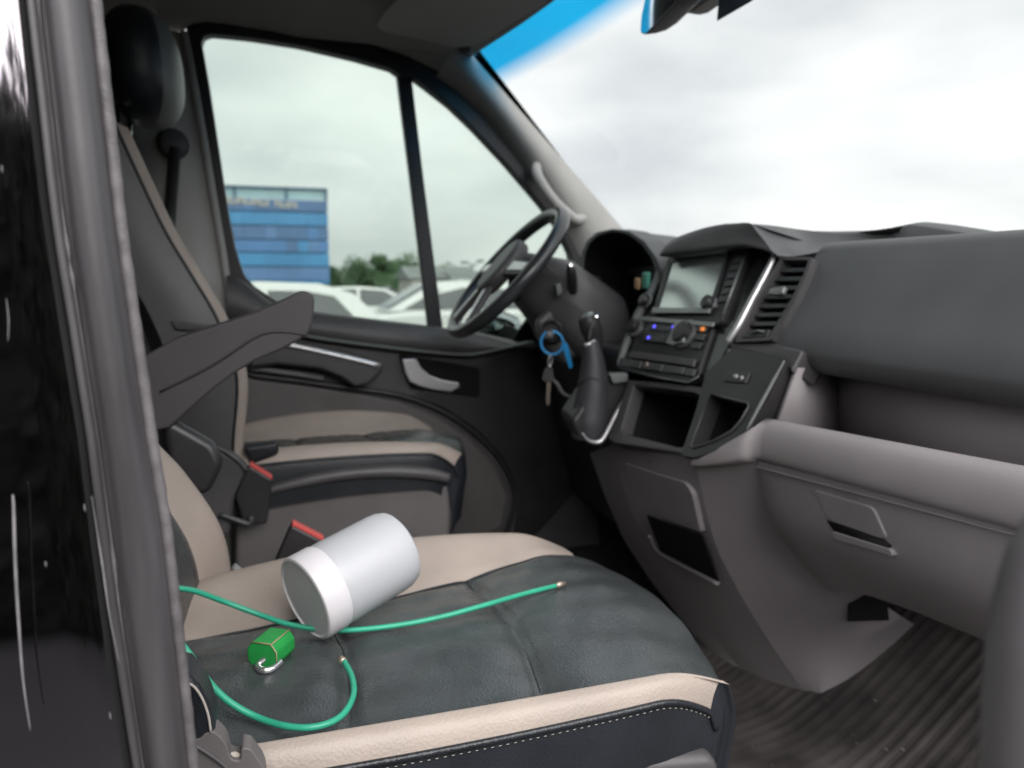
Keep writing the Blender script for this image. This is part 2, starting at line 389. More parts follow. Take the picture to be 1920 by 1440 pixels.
# near-side B-pillar: gloss panel and worn rubber seal at the open passenger doorway
sealL = [AX(u, v, .905) for u, v in [(38, -160), (50, 0), (100, 430), (165, 830), (200, 1130), (250, 1440), (285, 1640)]]
sealR = [AX(u, v, .905) for u, v in [(148, -160), (165, 0), (215, 430), (275, 840), (302, 1000), (352, 1440), (372, 1640)]]
for S in (sealL, sealR):                                  # carry both edges on to sill and roof
    d0 = (S[0]-S[1]).normalized(); d1 = (S[-1]-S[-2]).normalized()
    S.insert(0, S[0]+d0*.55); S.append(S[-1]+d1*.6)
nv = 90; a = resample(sealL, nv); b_ = resample(sealR, nv)
prof = [(-.02, -.012), (.0, .0), (.05, .007), (.12, .010), (.19, .008), (.24, .002), (.28, .001), (.36, .006), (.55, .0095), (.75, .0085), (.90, .004), (.97, -.002), (1.0, -.014)]
rows = []
for i in range(nv):
    w = b_[i]-a[i]; wob = .0003*math.sin(i*.9)+.00025*math.sin(i*2.3+1)
    rows.append([a[i]+w*q+V((d+wob, 0, 0)) for q, d in prof])
seal = grid('rubber_door_seal', rows, M['rubber'], van)
# corded lip along its inner edge
lip = []
cN = 1500; cc = resample([p+V((-.008, .0015, 0)) for p in sealR], cN)
tube('corded_lip', cc, [.0032+.0003*(i % 2)+.0002*math.sin(i*.37)*math.sin(i*.11) for i in range(cN)], M['ridge'], seal, seg=8)
# scuffed edge bead where old sealant peels
bead = resample([a[i]+(b_[i]-a[i])*.23+V((.0062, 0, 0)) for i in range(30, 66)], 90)
tube('sealant_bead', bead, [.0002+.0012*max(0, math.sin(i*.31+1))*random.random() for i in range(90)], M['ridge'], seal, seg=6)
po = []
for p in sealL: po.append(p+V((.000, .0012, 0)))
back = [p+V((.02, -.26, 0)) for p in sealL]
rows = []
pa, pb = resample(po, 30), resample(back, 30)
for i in range(30):
    rows.append([pa[i]+V((-.006, .0, 0)), pa[i]+V((.0035, -.0005, 0)), pa[i]+V((.0055, -.0018, 0)), pa[i]+V((.0062, -.004, 0))]+[pa[i].lerp(pb[i], q)*1.0+V((.0066-(pb[i].x-pa[i].x)*q+.004*q, 0, 0)) for q in (.03, .08, .2, .4, .7, 1)])
pan = grid('b_pillar_panel', [r_[3:] for r_ in rows], M['paint'], van)
grid('panel_edge', [r_[:4] for r_ in rows], M['cavity'], pan)
# long pale scratches and chips in the paint
M['scratch'] = mat('paint_scratch', (.20, .19, .20), .7, var=.3, vscale=80)
def onpanel(u, v):
    p = AX(u, v, .925); return p
def scr(pts, r_):
    P = [onpanel(*q) for q in pts]
    tube('scratch', P, r_, M['scratch'], pan, seg=6, smooth_n=6)
scr([(24, 928), (26, 960), (29, 1060), (36, 1180), (44, 1280), (57, 1370)], [.0004, .0007, .0007, .0005, .0002])
scr([(172, 930), (192, 1060), (205, 1150), (224, 1245)], [.0001, .0004, .0003, .0001])
scr([(12, 560), (16, 600), (15, 640)], [.0001, .0003, .0001])
for u, v in [(85, 1052), (206, 1335), (3, 310), (158, 945)]:
    scr([(u, v), (u+1.5, v+random.uniform(6, 16))], [.0001, .0003, .0001])
# sill and plastic hinge cover at the foot of the seat
slab('door_sill', [(.88, -.12, .60), (.88, 1.25, .60), (.98, 1.25, .56), (.98, -.12, .56)], (0, 0, -.08), M['dark'], van, bevel=.01)
settle(van, (0, 0, .6))

# --- driver's door -------------------------------------------------
dd = thing('driver_door', "closed driver's door with dark trim, silver inner handle and split window", 'car door')
XW = -.865
w1 = [(381, 90), (386, 76), (400, 73), (470, 80), (560, 94), (660, 117), (733, 138), (743, 150), (757, 250), (772, 360), (790, 490), (807, 613), (720, 602), (640, 591), (560, 580), (520, 565), (475, 535), (458, 515), (442, 465), (428, 390), (413, 290), (395, 170)]
w2 = [(763, 158), (768, 152), (790, 168), (835, 203), (880, 246), (940, 310), (1005, 386), (1035, 425), (1062, 480), (1060, 560), (1020, 655), (960, 640), (890, 624), (826, 615), (806, 490), (790, 380), (774, 255)]
fo = [(352, 62), (372, 46), (400, 42), (480, 46), (570, 62), (670, 84), (760, 113), (815, 140), (860, 170), (905, 212), (960, 272), (1022, 345), (1075, 410), (1105, 480), (1095, 570), (1060, 690), (960, 662), (880, 648), (800, 640), (640, 612), (520, 598), (430, 580), (424, 500), (402, 360), (384, 230), (360, 110)]
Wi = [AX(u, v, XW) for u, v in w1[:8]]+[AX(u, v, XW) for u, v in w2[1:14]]+[AX(u, v, XW) for u, v in w1[12:]]
M['frame'] = mat('window_frame_black', (.032, .030, .034), .45, var=.15)
ring('window_frame', [AX(u, v, XW) for u, v in fo], Wi, (.045, 0, 0), M['frame'], dd, n=160, bevel=.004)
slab('window_glass', [AX(u, v, XW-.004) for u, v in [(376, 60), (560, 85), (752, 130), (815, 630), (640, 606), (505, 585), (440, 545)]], (-.003, 0, 0), M['glass'], dd, bevel=0, smooth=False)
slab('quarter_glass', [AX(u, v, XW-.004) for u, v in [(756, 135), (800, 160), (885, 235), (1010, 372), (1075, 450), (1070, 570), (1030, 670), (960, 655), (820, 630)]], (-.003, 0, 0), M['glass'], dd, bevel=0, smooth=False)
slab('window_divider', [AX(u, v, XW-.012) for u, v in [(738, 120), (767, 135), (790, 330), (812, 500), (830, 640), (803, 640), (786, 500), (765, 330)]], (.03, 0, 0), M['frame'], dd, bevel=.004)
# upper panel: padded belt-line roll
bt = [(425, 515), (445, 519), (470, 535), (500, 560), (525, 574), (640, 590), (720, 600), (812, 611), (890, 622), (960, 638), (1040, 665)]
bl = [(425, 590), (445, 596), (480, 604), (530, 618), (580, 630), (660, 642), (740, 652), (812, 660), (880, 664), (930, 655), (1000, 640)]
top = [AX(u, v, -.842) for u, v in bt]; mid = [AX(u, v+4, -.800) for u, v in bt]; low = [AX(u, v, -.785) for u, v in bl]; und = [AX(u, v+10, -.808) for u, v in bl]
R_ = [resample(q, 40) for q in (top, mid, low, und)]; rows = []
for i in range(40):
    rows.append(cr([R_[0][i], R_[1][i], R_[1][i].lerp(R_[2][i], .55)+V((.012, 0, 0)), R_[2][i], R_[3][i]], 4))
grid('upper_panel', rows, M['dark'], dd)
M['edge'] = mat('pale_edge', (.16, .17, .165), .5, var=.1)  # paler grey for edge lines and small trims
tube('panel_edge', [AX(u, v+1, -.780) for u, v in bl[3:]], .0042, M['edge'], dd, seg=8, smooth_n=4)
# main panel
mp_ = [(425, 585), (580, 632), (740, 654), (880, 664), (1000, 640), (1090, 700), (1120, 900), (1140, 1250), (850, 1250), (440, 1250), (420, 800)]
slab('door_panel', [AX(u, v, -.815) for u, v in mp_], (-.05, 0, 0), M['dark'], dd, bevel=.006)
lp = [(430, 700), (480, 712), (560, 722), (650, 735), (745, 752), (820, 782), (880, 822), (925, 870), (955, 930), (940, 990), (900, 1010), (440, 1010)]
slab('lower_panel', [AX(u, v, -.800) for u, v in lp], (-.02, 0, 0), M['doorlow'], dd, bevel=.008)
lq = [(430, 690), (480, 704), (560, 714), (650, 727), (750, 742), (830, 772), (893, 815), (942, 868), (966, 930), (950, 1000)]
tube('panel_groove', [AX(u, v, -.802) for u, v in lq], .008, M['black'], dd, seg=8, smooth_n=5)
bq = [(770, 745), (860, 700), (980, 650), (1085, 690), (1100, 900), (1000, 1010), (965, 1000), (975, 930), (945, 862), (893, 806), (830, 765)]
slab('door_front_panel', [AX(u, v, -.806) for u, v in bq], (-.015, 0, 0), M['black'], dd, bevel=.006)
# armrest pull with silver strip
ar = [(470, 650), (545, 642), (640, 660), (716, 680), (722, 692), (690, 722), (665, 726), (640, 708), (600, 692), (520, 684), (468, 690)]
slab('armrest', [AX(u, v, -.735) for u, v in ar], (-.07, 0, 0), M['dark'], dd, bevel=.012, seg=3)
tube('armrest_trim', [AX(u, v, -.732) for u, v in [(470, 633), (548, 648), (640, 668), (713, 686)]], .0075, M['silver'], dd, seg=10, smooth_n=4)
tube('pocket_edge', [AX(u, v, -.775) for u, v in [(470, 692), (500, 694), (560, 702), (606, 710)]], .007, M['edge'], dd, seg=8)
# inner release: recess and silver lever
rc = rounded([AX(u, v, -.797) for u, v in [(748, 664), (900, 690), (900, 745), (770, 728)]], .012)
slab('handle_recess', rc, (-.014, 0, 0), M['cavity'], dd, bevel=.002)
hl = [(754, 674), (781, 673), (790, 690), (806, 704), (830, 713), (861, 718), (862, 727), (846, 735), (812, 731), (786, 724), (768, 716), (760, 698)]
slab('door_handle', [AX(u, v, -.778) for u, v in hl], (-.016, 0, 0), M['silver'], dd, bevel=.004, seg=3)
settle(dd, (-.83, .2, .75))
# door mirror outside the quarter glass
dm = thing('door_mirror', "driver's door mirror seen through the window under the steering wheel rim", 'door mirror')
mq = [AX(u, v, -1.02) for u, v in [(880, 590), (940, 585), (975, 600), (985, 660), (930, 670), (880, 650)]]
slab('mirror_housing', mq, (-.16, .05, 0), M['black'], dm, bevel=.02, seg=3)
slab('mirror_glass', [p+V((.0, -.004, 0))*1 for p in mq], (.002, -.001, 0), M['mirror'], dm, bevel=0)
settle(dm, (-.95, .6, 1.35))
# ================================================================== DASHBOARD
dash = thing('dashboard', 'charcoal and warm grey dashboard running from instrument cowl to glovebox', 'dashboard')
SO = np.array([0, .8, 1.5]); SN = np.array([0, -1, .55]); EN = V(SN).normalized(); EU = V((0, .55, 1)).normalized(); EX = V((1, 0, 0))
def S(u, v, d=0.0): return AP(u, v, SO+np.array(EN)*d, SN)          # on the raked centre-stack plane, d proud of it
def SL(pts, d=0.0): return [S(u, v, d) for u, v in pts]
def TB(u, v, d=0.0): return AP(u, v, (0, .84, .70+d), (0, -.80, 1))
# upper pad in front of the passenger
pp = [(1.20, 1.53), (1.0, 1.548), (.92, 1.560), (.875, 1.562), (.852, 1.556), (.838, 1.540), (.818, 1.51), (.79, 1.465), (.765, 1.425), (.756, 1.40), (.757, 1.386), (.768, 1.372), (.79, 1.362), (.83, 1.357), (.93, 1.356)]
prof = cr([V((0, y, z)) for y, z in pp], 4)
rows = []
for i in range(19):
    s = i/18; x = .310+.60*s
    rows.append([V((x, p.y+.012*math.sin(math.pi*s)*0-.05*max(0, s-.8), p.z)) for p in prof])
grid('upper_pad', rows, M['pad'], dash)
# end of the pad that closes beside the vent and runs on under it
ca = [V((.3095, p.y, p.z)) for p in prof]
slab('pad_end', ca, (-.02, 0, 0), M['pad'], dash, bevel=0, smooth=False)
slab('pad_underlip', SL([(1448, 642), (1505, 655), (1482, 700), (1470, 676), (1362, 652), (1372, 642)], -.002), -EN*.05, M['dark'], dash, bevel=.006)
# dash top to the windscreen foot
slab('dash_top', [(-.86, .93, 1.54), (.9, .93, 1.54), (.86, 1.25, 1.52), (-.86, 1.25, 1.52)], (0, 0, -.03), M['pad'], dash)
# raised tray on the dash top
rows = []
sil = [(1470, 436), (1540, 437), (1590, 436), (1640, 433), (1680, 425), (1705, 420), (1740, 424), (1790, 432), (1840, 441), (1880, 446)]
for q in range(5):
    rows.append([AY(u, v, .965)+V((0, .07*q/4, .004*math.sin(math.pi*q/4))) for u, v in sil])
rows.insert(0, [AY(u, v+3, .96) for u, v in sil]); rows.insert(0, [p+V((0, -.01, -.05)) for p in rows[0]])
grid('dash_tray', rows, M['pad'], dash)
tr = [(1606, 436), (1650, 430), (1690, 424), (1684, 434), (1668, 440), (1640, 441)]
slab('tray_mouth', [AY(u, v, .955) for u, v in tr], (0, .003, 0), M['cavity'], dash, bevel=.0)
# eyebrow hood over the screen, swept back into the pad
hs = [(1246, 470), (1252, 456), (1280, 443), (1330, 428), (1390, 419.5), (1408, 420)]
hb = [(1246, 482), (1256, 482), (1285, 479), (1330, 473), (1398, 463), (1457, 478)]
ht = [AY(u, v, .80+.03*max(0, (u-1400)/200)) for u, v in hs]; hl_ = [AY(u, v, .795+.035*max(0, (u-1400)/160)) for u, v in hb]
R1, R2 = resample(cr(ht, 6), 50), resample(cr(hl_, 6), 50); rows = []
for i in range(50):
    a, b_ = R1[i], R2[i]; s = i/49
    und_ = b_+V((0, .05, -.002)); md = a.lerp(b_, .55)+V((0, -.012*(1-s), -.001))
    w_ = max(0, (s-.75)/.25); tp = a+V((0, .018, .001-.016*w_)); bk = V((a.x, .93, a.z-.026-.09*w_)); bk2 = V((a.x, 1.10, 1.53))
    rows.append(cr([und_, b_, md, a, tp, bk, bk2], 4))
grid('screen_hood', rows, M['dark'], dash)
fl = [R2[i]+V((0, .012, .002)) for i in range(50)]
# smooth shoulder that runs from hood to pad beside the vent
sh1 = cr([R1[-1]+V((-.001, .002, .0005))]+[AY(u, v, y) for u, v, y in [(1450, 423, .865), (1500, 430, .94), (1560, 437, .93), (1620, 446, .90), (1690, 453, .88)]], 6)
sh2 = cr([R2[-1]+V((-.001, .002, 0))]+[AY(u, v, y) for u, v, y in [(1475, 482, .832), (1500, 479, .838), (1550, 470, .843), (1620, 462, .850), (1690, 457, .854)]], 6)
ruled('pad_shoulder', sh1, sh2, 30, 12, M['pad'], dash, bulge=(0, .004, -.010))
ruled('shoulder_back', sh1, [p+V((0, .12, -.03)) for p in sh1], 30, 4, M['pad'], dash)
# centre stack face
slab('centre_stack', SL([(1246, 474), (1300, 470), (1398, 462), (1450, 474), (1370, 646), (1336, 704), (1296, 722), (1240, 714), (1160, 694), (1196, 600), (1220, 540)], -.004), -EN*.09, M['gloss'], dash, bevel=.006, seg=3)
scr_ = thing_part = None
uo = [(1254, 485), (1300, 478), (1405, 464), (1352, 604), (1340, 610), (1222, 592), (1232, 560)]
unit = slab('screen_unit', rounded(SL(uo, .006), .008), -EN*.02, M['black'], dash, bevel=.003)
si = [(1262, 494), (1366, 474), (1330, 580), (1236, 578)]
so_ = [(1254, 487), (1373, 466), (1334, 590), (1226, 588)]
ring('screen_bezel', SL(so_, .0065), SL(si, .0065), EN*.004, M['black'], unit, n=64, bevel=.0015)
slab('screen', SL(si, .0072), EN*.001, M['screen'], unit, bevel=0, smooth=False)
slab('bezel_lip', SL([(1226, 577), (1334, 579), (1330, 588), (1222, 588)], .0112), EN*.003, M['sbutton'], unit, bevel=.001)
tube('unit_edge', SL([(1401, 467), (1376, 535), (1355, 590)], .0075), .0022, M['sbutton'], unit, seg=8)
for i in range(6):                                        # key column to the right of the screen
    q = i/6; u0 = 1379-q*34; v0 = 484+q*88; 
    slab('screen_key', SL([(u0, v0), (u0+15, v0-3), (u0+11, v0+8), (u0-4, v0+10.5)], .0068), EN*.0025, M['button'], unit, bevel=.0008)
for u, v in [(1333, 571), (1214, 566)]:
    kb = lathe('tuning_knob', [(.0135, 0), (.0135, .012), (.0115, .016), (.001, .0165)], S(u, v, .006), EN, M['black'], unit, seg=28)
    lathe('knob_ring', [(.0155, 0), (.0155, .003), (.0135, .0035)], S(u, v, .006), EN, M['silver'], unit, seg=28)
# climate panel
cl = slab('climate_panel', rounded(SL([(1216, 602), (1338, 614), (1308, 700), (1176, 678), (1192, 620)], .004), .008), -EN*.02, M['black'], dash, bevel=.003)
slab('panel_rail', SL([(1200, 594), (1342, 606), (1338, 614), (1198, 602)], .008), EN*.004, M['sbutton'], cl, bevel=.001)
for u, v, r_ in [(1196, 616, .019), (1288, 628, .027)]:
    lathe('dial', [(r_, 0), (r_, .006), (r_*.82, .008), (r_*.8, .017), (r_*.68, .02), (.001, .0205)], S(u, v, .004), EN, M['black'], cl, seg=32)
    lathe('dial_ring', [(r_*1.06, 0), (r_*1.06, .0065), (r_*.9, .0075)], S(u, v, .004), EN, M['sbutton'], cl, seg=32)
dc = SL([(1270, 604), (1296, 608), (1284, 644), (1264, 650), (1252, 646), (1262, 624)], .012)
slab('dial_face', dc, EN*.006, M['sbutton'], cl, bevel=.002)
slab('climate_display', SL([(1216, 606), (1266, 611), (1258, 645), (1206, 639)], .006), EN*.002, M['button'], cl, bevel=.001)
for r0, (ua, va, ub, vb) in enumerate([(1223, 609, 1262, 613), (1212, 629, 1252, 634)]):
    for i in range(3):
        q = i/3; e = (i+.86)/3
        pa_ = (ua+(ub-ua)*q, va+(vb-va)*q); pb_ = (ua+(ub-ua)*e, va+(vb-va)*e)
        slab('climate_button', SL([pa_, pb_, (pb_[0]-3, pb_[1]+10), (pa_[0]-3, pa_[1]+10)], .008), EN*.003, M['button'], cl, bevel=.0008)
for u, v in [(1227, 612), (1262, 613), (1216, 633)]:
    lathe('indicator_lamp', [(.0036, 0), (.0032, .0012), (.0005, .0016)], S(u, v, .012), EN, M['blueled'], cl, seg=14)
for i, (u, v) in enumerate([(1312, 616), (1307, 632), (1300, 648)]):
    slab('mode_button', SL([(u, v-6), (u+18, v-4), (u+13, v+7), (u-5, v+5)], .006), EN*.003, M['button'], cl, bevel=.0008)
slab('warning_lamp', SL([(1315, 613), (1322, 614), (1320, 621), (1313, 620)], .0095), EN*.001, M['orangeled'], cl, bevel=0)
slab('climate_ledge', SL([(1186, 660), (1308, 676), (1303, 690), (1180, 672)], .006), EN*.006, M['dark'], cl, bevel=.002)
# switch row
sw = slab('switch_row', SL([(1165, 671), (1318, 694), (1312, 706), (1290, 717), (1236, 708), (1160, 690)], .004), EN*.004, M['black'], dash, bevel=.002)
for i in range(7):
    q = i/7; ua, va = 1170+q*140, 674+q*21; du = 17
    slab('switch', SL([(ua, va), (ua+du, va+2.6), (ua+du-5, va+15), (ua-5, va+12.5)], .009), EN*(.004+.002*(i % 2)), M['button'], sw, bevel=.001)
tube('switch_row_edge', SL([(1160, 690), (1236, 708), (1290, 717), (1310, 706)], .010), .0018, M['edge'], sw, seg=8)
slab('seat_heat_mark', SL([(1206, 684), (1215, 678), (1217, 684), (1209, 692)], .0125), EN*.001, M['copper'], sw, bevel=0)
# silver strips and air vent
tube('silver_strip', SL([(1452, 479), (1438, 510), (1411, 560), (1384, 612), (1364, 643)], .006), [.0045, .0062, .0068, .0066, .0055], M['silver'], dash, seg=12, smooth_n=4)
vo = [(1463, 482), (1523, 482), (1514, 512), (1490, 566), (1466, 610), (1444, 638), (1377, 641), (1388, 616), (1420, 556), (1445, 514)]
vi = [(1467, 487), (1516, 487), (1506, 514), (1483, 563), (1459, 606), (1440, 632), (1384, 636), (1394, 616), (1424, 559), (1449, 517)]
vent = ring('air_vent', SL(vo, .003), SL(vi, .003), -EN*.02, M['dark'], dash, n=80, bevel=.002)
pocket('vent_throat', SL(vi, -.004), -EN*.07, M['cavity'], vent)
for i in range(8):
    q = (i+.5)/8.2
    vL = 494+q*138; uL = np.interp(vL, [487, 517, 559, 616, 636], [1467, 1449, 1424, 1394, 1384]); uR = np.interp(vL, [487, 514, 563, 606, 632], [1516, 1506, 1483, 1459, 1440])
    slab('vent_slat', SL([(uL, vL), (uR, vL-1), (uR-3, vL+7), (uL-3, vL+7.5)], -.004), -EN*.022+V((0, 0, .004)), M['button'], vent, bevel=.001)
slab('vent_tab', SL([(1452, 545), (1480, 541), (1474, 555), (1464, 558), (1446, 556)], .002), EN*.010, M['sbutton'], vent, bevel=.003)
slab('vent_wheel', SL([(1402, 622), (1446, 619), (1440, 634), (1396, 636)], .0), EN*.004, M['black'], vent, bevel=.002)
tube('vent_wheel_rib', SL([(1408, 626), (1420, 620), (1432, 622)], .006), .002, M['edge'], vent, seg=6)
# lower stack: two cubbies
c1o = [(1178, 712), (1240, 716), (1322, 726), (1326, 738), (1280, 852), (1274, 850), (1150, 830), (1140, 822)]
c1i = [(1188, 722), (1240, 728), (1300, 736), (1312, 742), (1281, 838), (1270, 838), (1172, 814), (1164, 806)]
ring('cubby_frame', SL(c1o, .0), SL(c1i, .0), -EN*.03, M['dark'], dash, n=80, bevel=.004)
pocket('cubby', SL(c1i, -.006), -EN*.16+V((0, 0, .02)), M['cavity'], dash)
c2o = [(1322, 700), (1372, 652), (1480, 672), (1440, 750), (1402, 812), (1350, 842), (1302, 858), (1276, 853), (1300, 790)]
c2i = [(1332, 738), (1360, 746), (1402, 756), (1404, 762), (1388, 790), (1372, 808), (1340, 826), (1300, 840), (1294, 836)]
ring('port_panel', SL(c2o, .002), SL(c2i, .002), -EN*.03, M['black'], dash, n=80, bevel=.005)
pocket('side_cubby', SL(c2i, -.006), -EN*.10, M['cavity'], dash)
tube('cubby_rim', SL(c2i, .003), .0022, M['button'], dash, seg=8, closed=True)
tube('port_panel_strip', SL([(1471, 676), (1448, 718), (1424, 762), (1400, 806)], .006), [.0016, .003, .003, .002], M['edge'], dash, seg=8, smooth_n=3)
pm = slab('usb_mount', SL([(1366, 698), (1408, 700), (1400, 720), (1358, 716)], .002), EN*.003, M['black'], dash, bevel=.002)
for u, v in [(1379, 706), (1390, 709)]:
    slab('usb_port', SL([(u-3, v-4), (u+5, v-3.4), (u+3, v+4), (u-5, v+3.4)], .0055), EN*.001, M['silver'], pm, bevel=0)
# passenger shelf
slab('shelf_back', [AY(u, v, .845) for u, v in [(1570, 690), (1990, 740), (1990, 930), (1575, 860)]], (0, .02, 0), M['grey'], dash, bevel=0)
slab('shelf_end', [AY(1462, 790, .71), AY(1500, 690, .74), AY(1572, 690, .847), AY(1576, 840, .847)], (-.012, 0, 0), M['grey'], dash, bevel=0)
slab('shelf_top', [(.29, .81, 1.363), (.92, .81, 1.363), (.92, .86, 1.358), (.29, .86, 1.358)], (0, 0, -.004), M['dark'], dash, bevel=0)
slab('shelf_floor', [(.28, .70, 1.235), (.92, .70, 1.25), (.92, .86, 1.25), (.28, .86, 1.235)], (0, 0, -.01), M['grey'], dash, bevel=0)
rows = []
lp_ = [(.80, -.045), (.745, -.035), (.722, -.012), (.706, .0), (.694, .0), (.684, -.008), (.678, -.022), (.676, -.040), (.679, -.055), (.690, -.062)]
lpc = cr([V((0, y, z)) for y, z in lp_], 4)
for q_, k_ in [((1302, 859, .653), .22), ((1326, 851, .656), .34), ((1352, 838, .663), .48), ((1378, 824, .670), .62), ((1404, 809, .680), .76), ((1424, 797, .688), .88)]:
    c_ = AY(*q_); rows.append([V((c_.x, c_.y+(p.y-.700)*k_, c_.z+p.z*k_)) for p in lpc])
for i in range(25):
    s = i/24; x = .375+.545*s
    rows.append([V((x, p.y, 1.298+.055*(x-.4)+p.z)) for p in lpc])
grid('shelf_lip', rows, M['grey'], dash)
# glovebox
def zb(x): return 1.241+.07*(x-.4)
gt = [V((x, .688, zb(x)-.006)) for x in np.linspace(.375, .92, 12)]
gm = [V((x-.006, .716, zb(x)-.10)) for x in np.linspace(.378, .92, 12)]
gb = [AY(1552, 1106, .82), AY(1600, 1104, .83), AY(1700, 1138, .85), AY(1840, 1196, .87), AY(1960, 1250, .88), AY(2100, 1310, .89)]
gbR = resample(gb, 12); rows = []
for i in range(12):
    rows.append(cr([gt[i]+V((0, .02, -.002)), gt[i]+V((0, .003, -.001)), gt[i]+V((0, 0, -.006)), gm[i], gm[i].lerp(gbR[i], .6)+V((0, -.008, 0)), gbR[i], gbR[i]+V((0, .012, -.004)), gbR[i]+V((0, .06, .0))], 4))
gbx = grid('glovebox_lid', rows, M['grey'], dash, solid=.01, soff=-1)
def G(u, v, d=0.0):   # on the lid: its two faces taken as one raked plane
    return AP(u, v, np.array([.5, .716-d, 1.145]), (0, -1, -.30))
go = rounded([G(u, v, .004) for u, v in [(1522, 917), (1635, 950), (1662, 1008), (1652, 1012), (1556, 978)]], .010)
slab('glovebox_catch', go, (0, .01, 0), M['grey'], gbx, bevel=.003)
slab('catch_hollow', [G(u, v, .0045) for u, v in [(1550, 976), (1652, 1010), (1668, 1024), (1660, 1034), (1566, 1000)]], (0, .004, 0), M['cavity'], gbx, bevel=0)
slab('catch_lip', rounded([G(u, v, .008) for u, v in [(1558, 996), (1668, 1030), (1674, 1044), (1566, 1012)]], .004), (0, .012, 0), M['grey'], gbx, bevel=.003)
tube('lid_gap', [V((x, .6845, zb(x)+.001)) for x in np.linspace(.378, .92, 40)], .0030, M['cavity'], dash, seg=8)
# grey lower console
Lf = [AY(1150, 832, .672), AY(1163, 900, .685), AY(1192, 980, .715), AY(1240, 1062, .775), AY(1312, 1166, .83), TB(1402, 1270)]
Lo = [AY(1106, 850, .71), AY(1134, 930, .73), AY(1168, 1010, .765), AY(1222, 1092, .82), AY(1300, 1190, .85), TB(1396, 1278)]
Rf = [AY(1302, 852, .650), AY(1322, 950, .69), AY(1345, 1030, .732), AY(1385, 1110, .785), AY(1440, 1200, .845), TB(1512, 1304)]
Lt = [AY(1158, 836, .68)]+Lf[1:]
ruled('console_face', Lf, Rf, 28, 14, M['grey'], dash, bulge=(0, -.006, 0))
Rs = [AY(1424, 866, .69), AY(1442, 930, .70), AY(1470, 1010, .735), AY(1512, 1070, .785), AY(1556, 1112, .83), AY(1590, 1150, 1.0), AY(1680, 1180, 1.2)]
# flank turning from the face to the glovebox
up_ = [AY(1296, 852, .655), AY(1350, 832, .67), AY(1402, 806, .685), AY(1430, 792, .69), AY(1450, 786, .69)]
Rf2 = [p+V((.0, .0, 0)) for p in Rf]
Rside = [AY(1425, 860, .69), AY(1450, 930, .735), AY(1482, 1010, .79), AY(1516, 1068, .835), AY(1556, 1112, .870), AY(1562, 1200, .915), TB(1556, 1300)]
Wl = [p+V((.04, .16, 0)) for p in Rside[:4]]+[AY(1650, 1128, .985), AY(1690, 1156, 1.01), TB(1716, 1172)]
fa, fb, fc = resample(cr(Rf2, 6), 34), resample(cr(Rside, 6), 34), resample(Wl, 34)
grid('console_flank', [cr([fa[i], fa[i].lerp(fb[i], .5)+V((.003, -.004, 0)), fb[i], fb[i].lerp(fc[i], .5)+V((.008, 0, 0)), fc[i]], 5) for i in range(34)], M['grey'], dash)
0 and ruled('console_shoulder', [AY(1150, 838, .678), AY(1225, 850, .665), AY(1300, 856, .653), AY(1352, 838, .668), AY(1404, 808, .684), AY(1450, 786, .688)], [Lf[0], AY(1210, 866, .664), AY(1304, 866, .654), AY(1350, 866, .666), AY(1400, 868, .678), AY(1440, 870, .690)], 24, 6, M['grey'], dash)
wf = [AY(1556, 1112, .83), AY(1620, 1150, .97), AY(1700, 1180, 1.15)]
wb = [AY(1590, 1275, 1.0), AY(1640, 1240, 1.12), AY(1700, 1190, 1.3)]
tube('console_skirting', [TB(1350, 1232, .0), TB(1430, 1275, .0), TB(1518, 1308, .0), TB(1548, 1300, .0), TB(1612, 1248, .0), TB(1712, 1174, .0)], .008, M['black'], dash, seg=8, smooth_n=3)
ruled('console_bevel', Lf, Lo, 24, 6, M['grey'], dash)
ruled('console_side', Lo, [p+V((-.02, .35, -.02)) for p in Lo], 14, 6, M['dark'], dash)
pl = rounded([AY(1168, 868, .664), AY(1284, 904, .664), AY(1297, 924, .668), AY(1314, 1000, .700), AY(1202, 960, .704)], .01)
slab('console_lid', pl, (0, .012, 0), M['grey'], dash, bevel=.003)
hp = [AY(u, v, y) for u, v, y in [(1212, 966, .690), (1316, 1004, .690), (1346, 1090, .742), (1238, 1034, .742)]]
slab('console_pocket', hp, (0, .004, 0), M['cavity'], dash, bevel=0, smooth=False)
tube('pocket_lip', [AY(1218, 1004, .727), AY(1236, 1034, .752), AY(1290, 1064, .750), AY(1346, 1094, .747)], [.004, .006, .006, .005], M['grey'], dash, seg=10, smooth_n=5)
pf = thing_part
tube('console_emblem', [AY(1218, 868, .662), AY(1226, 860, .662), AY(1238, 872, .662)], .0016, M['edge'], dash, seg=6)
slab('foot_duct', [AY(u, v, .905+.06*(u-1588)/76) for u, v in [(1590, 1110), (1660, 1122), (1664, 1164), (1588, 1166)]], (0, .004, 0), M['cavity'], dash, bevel=.004)
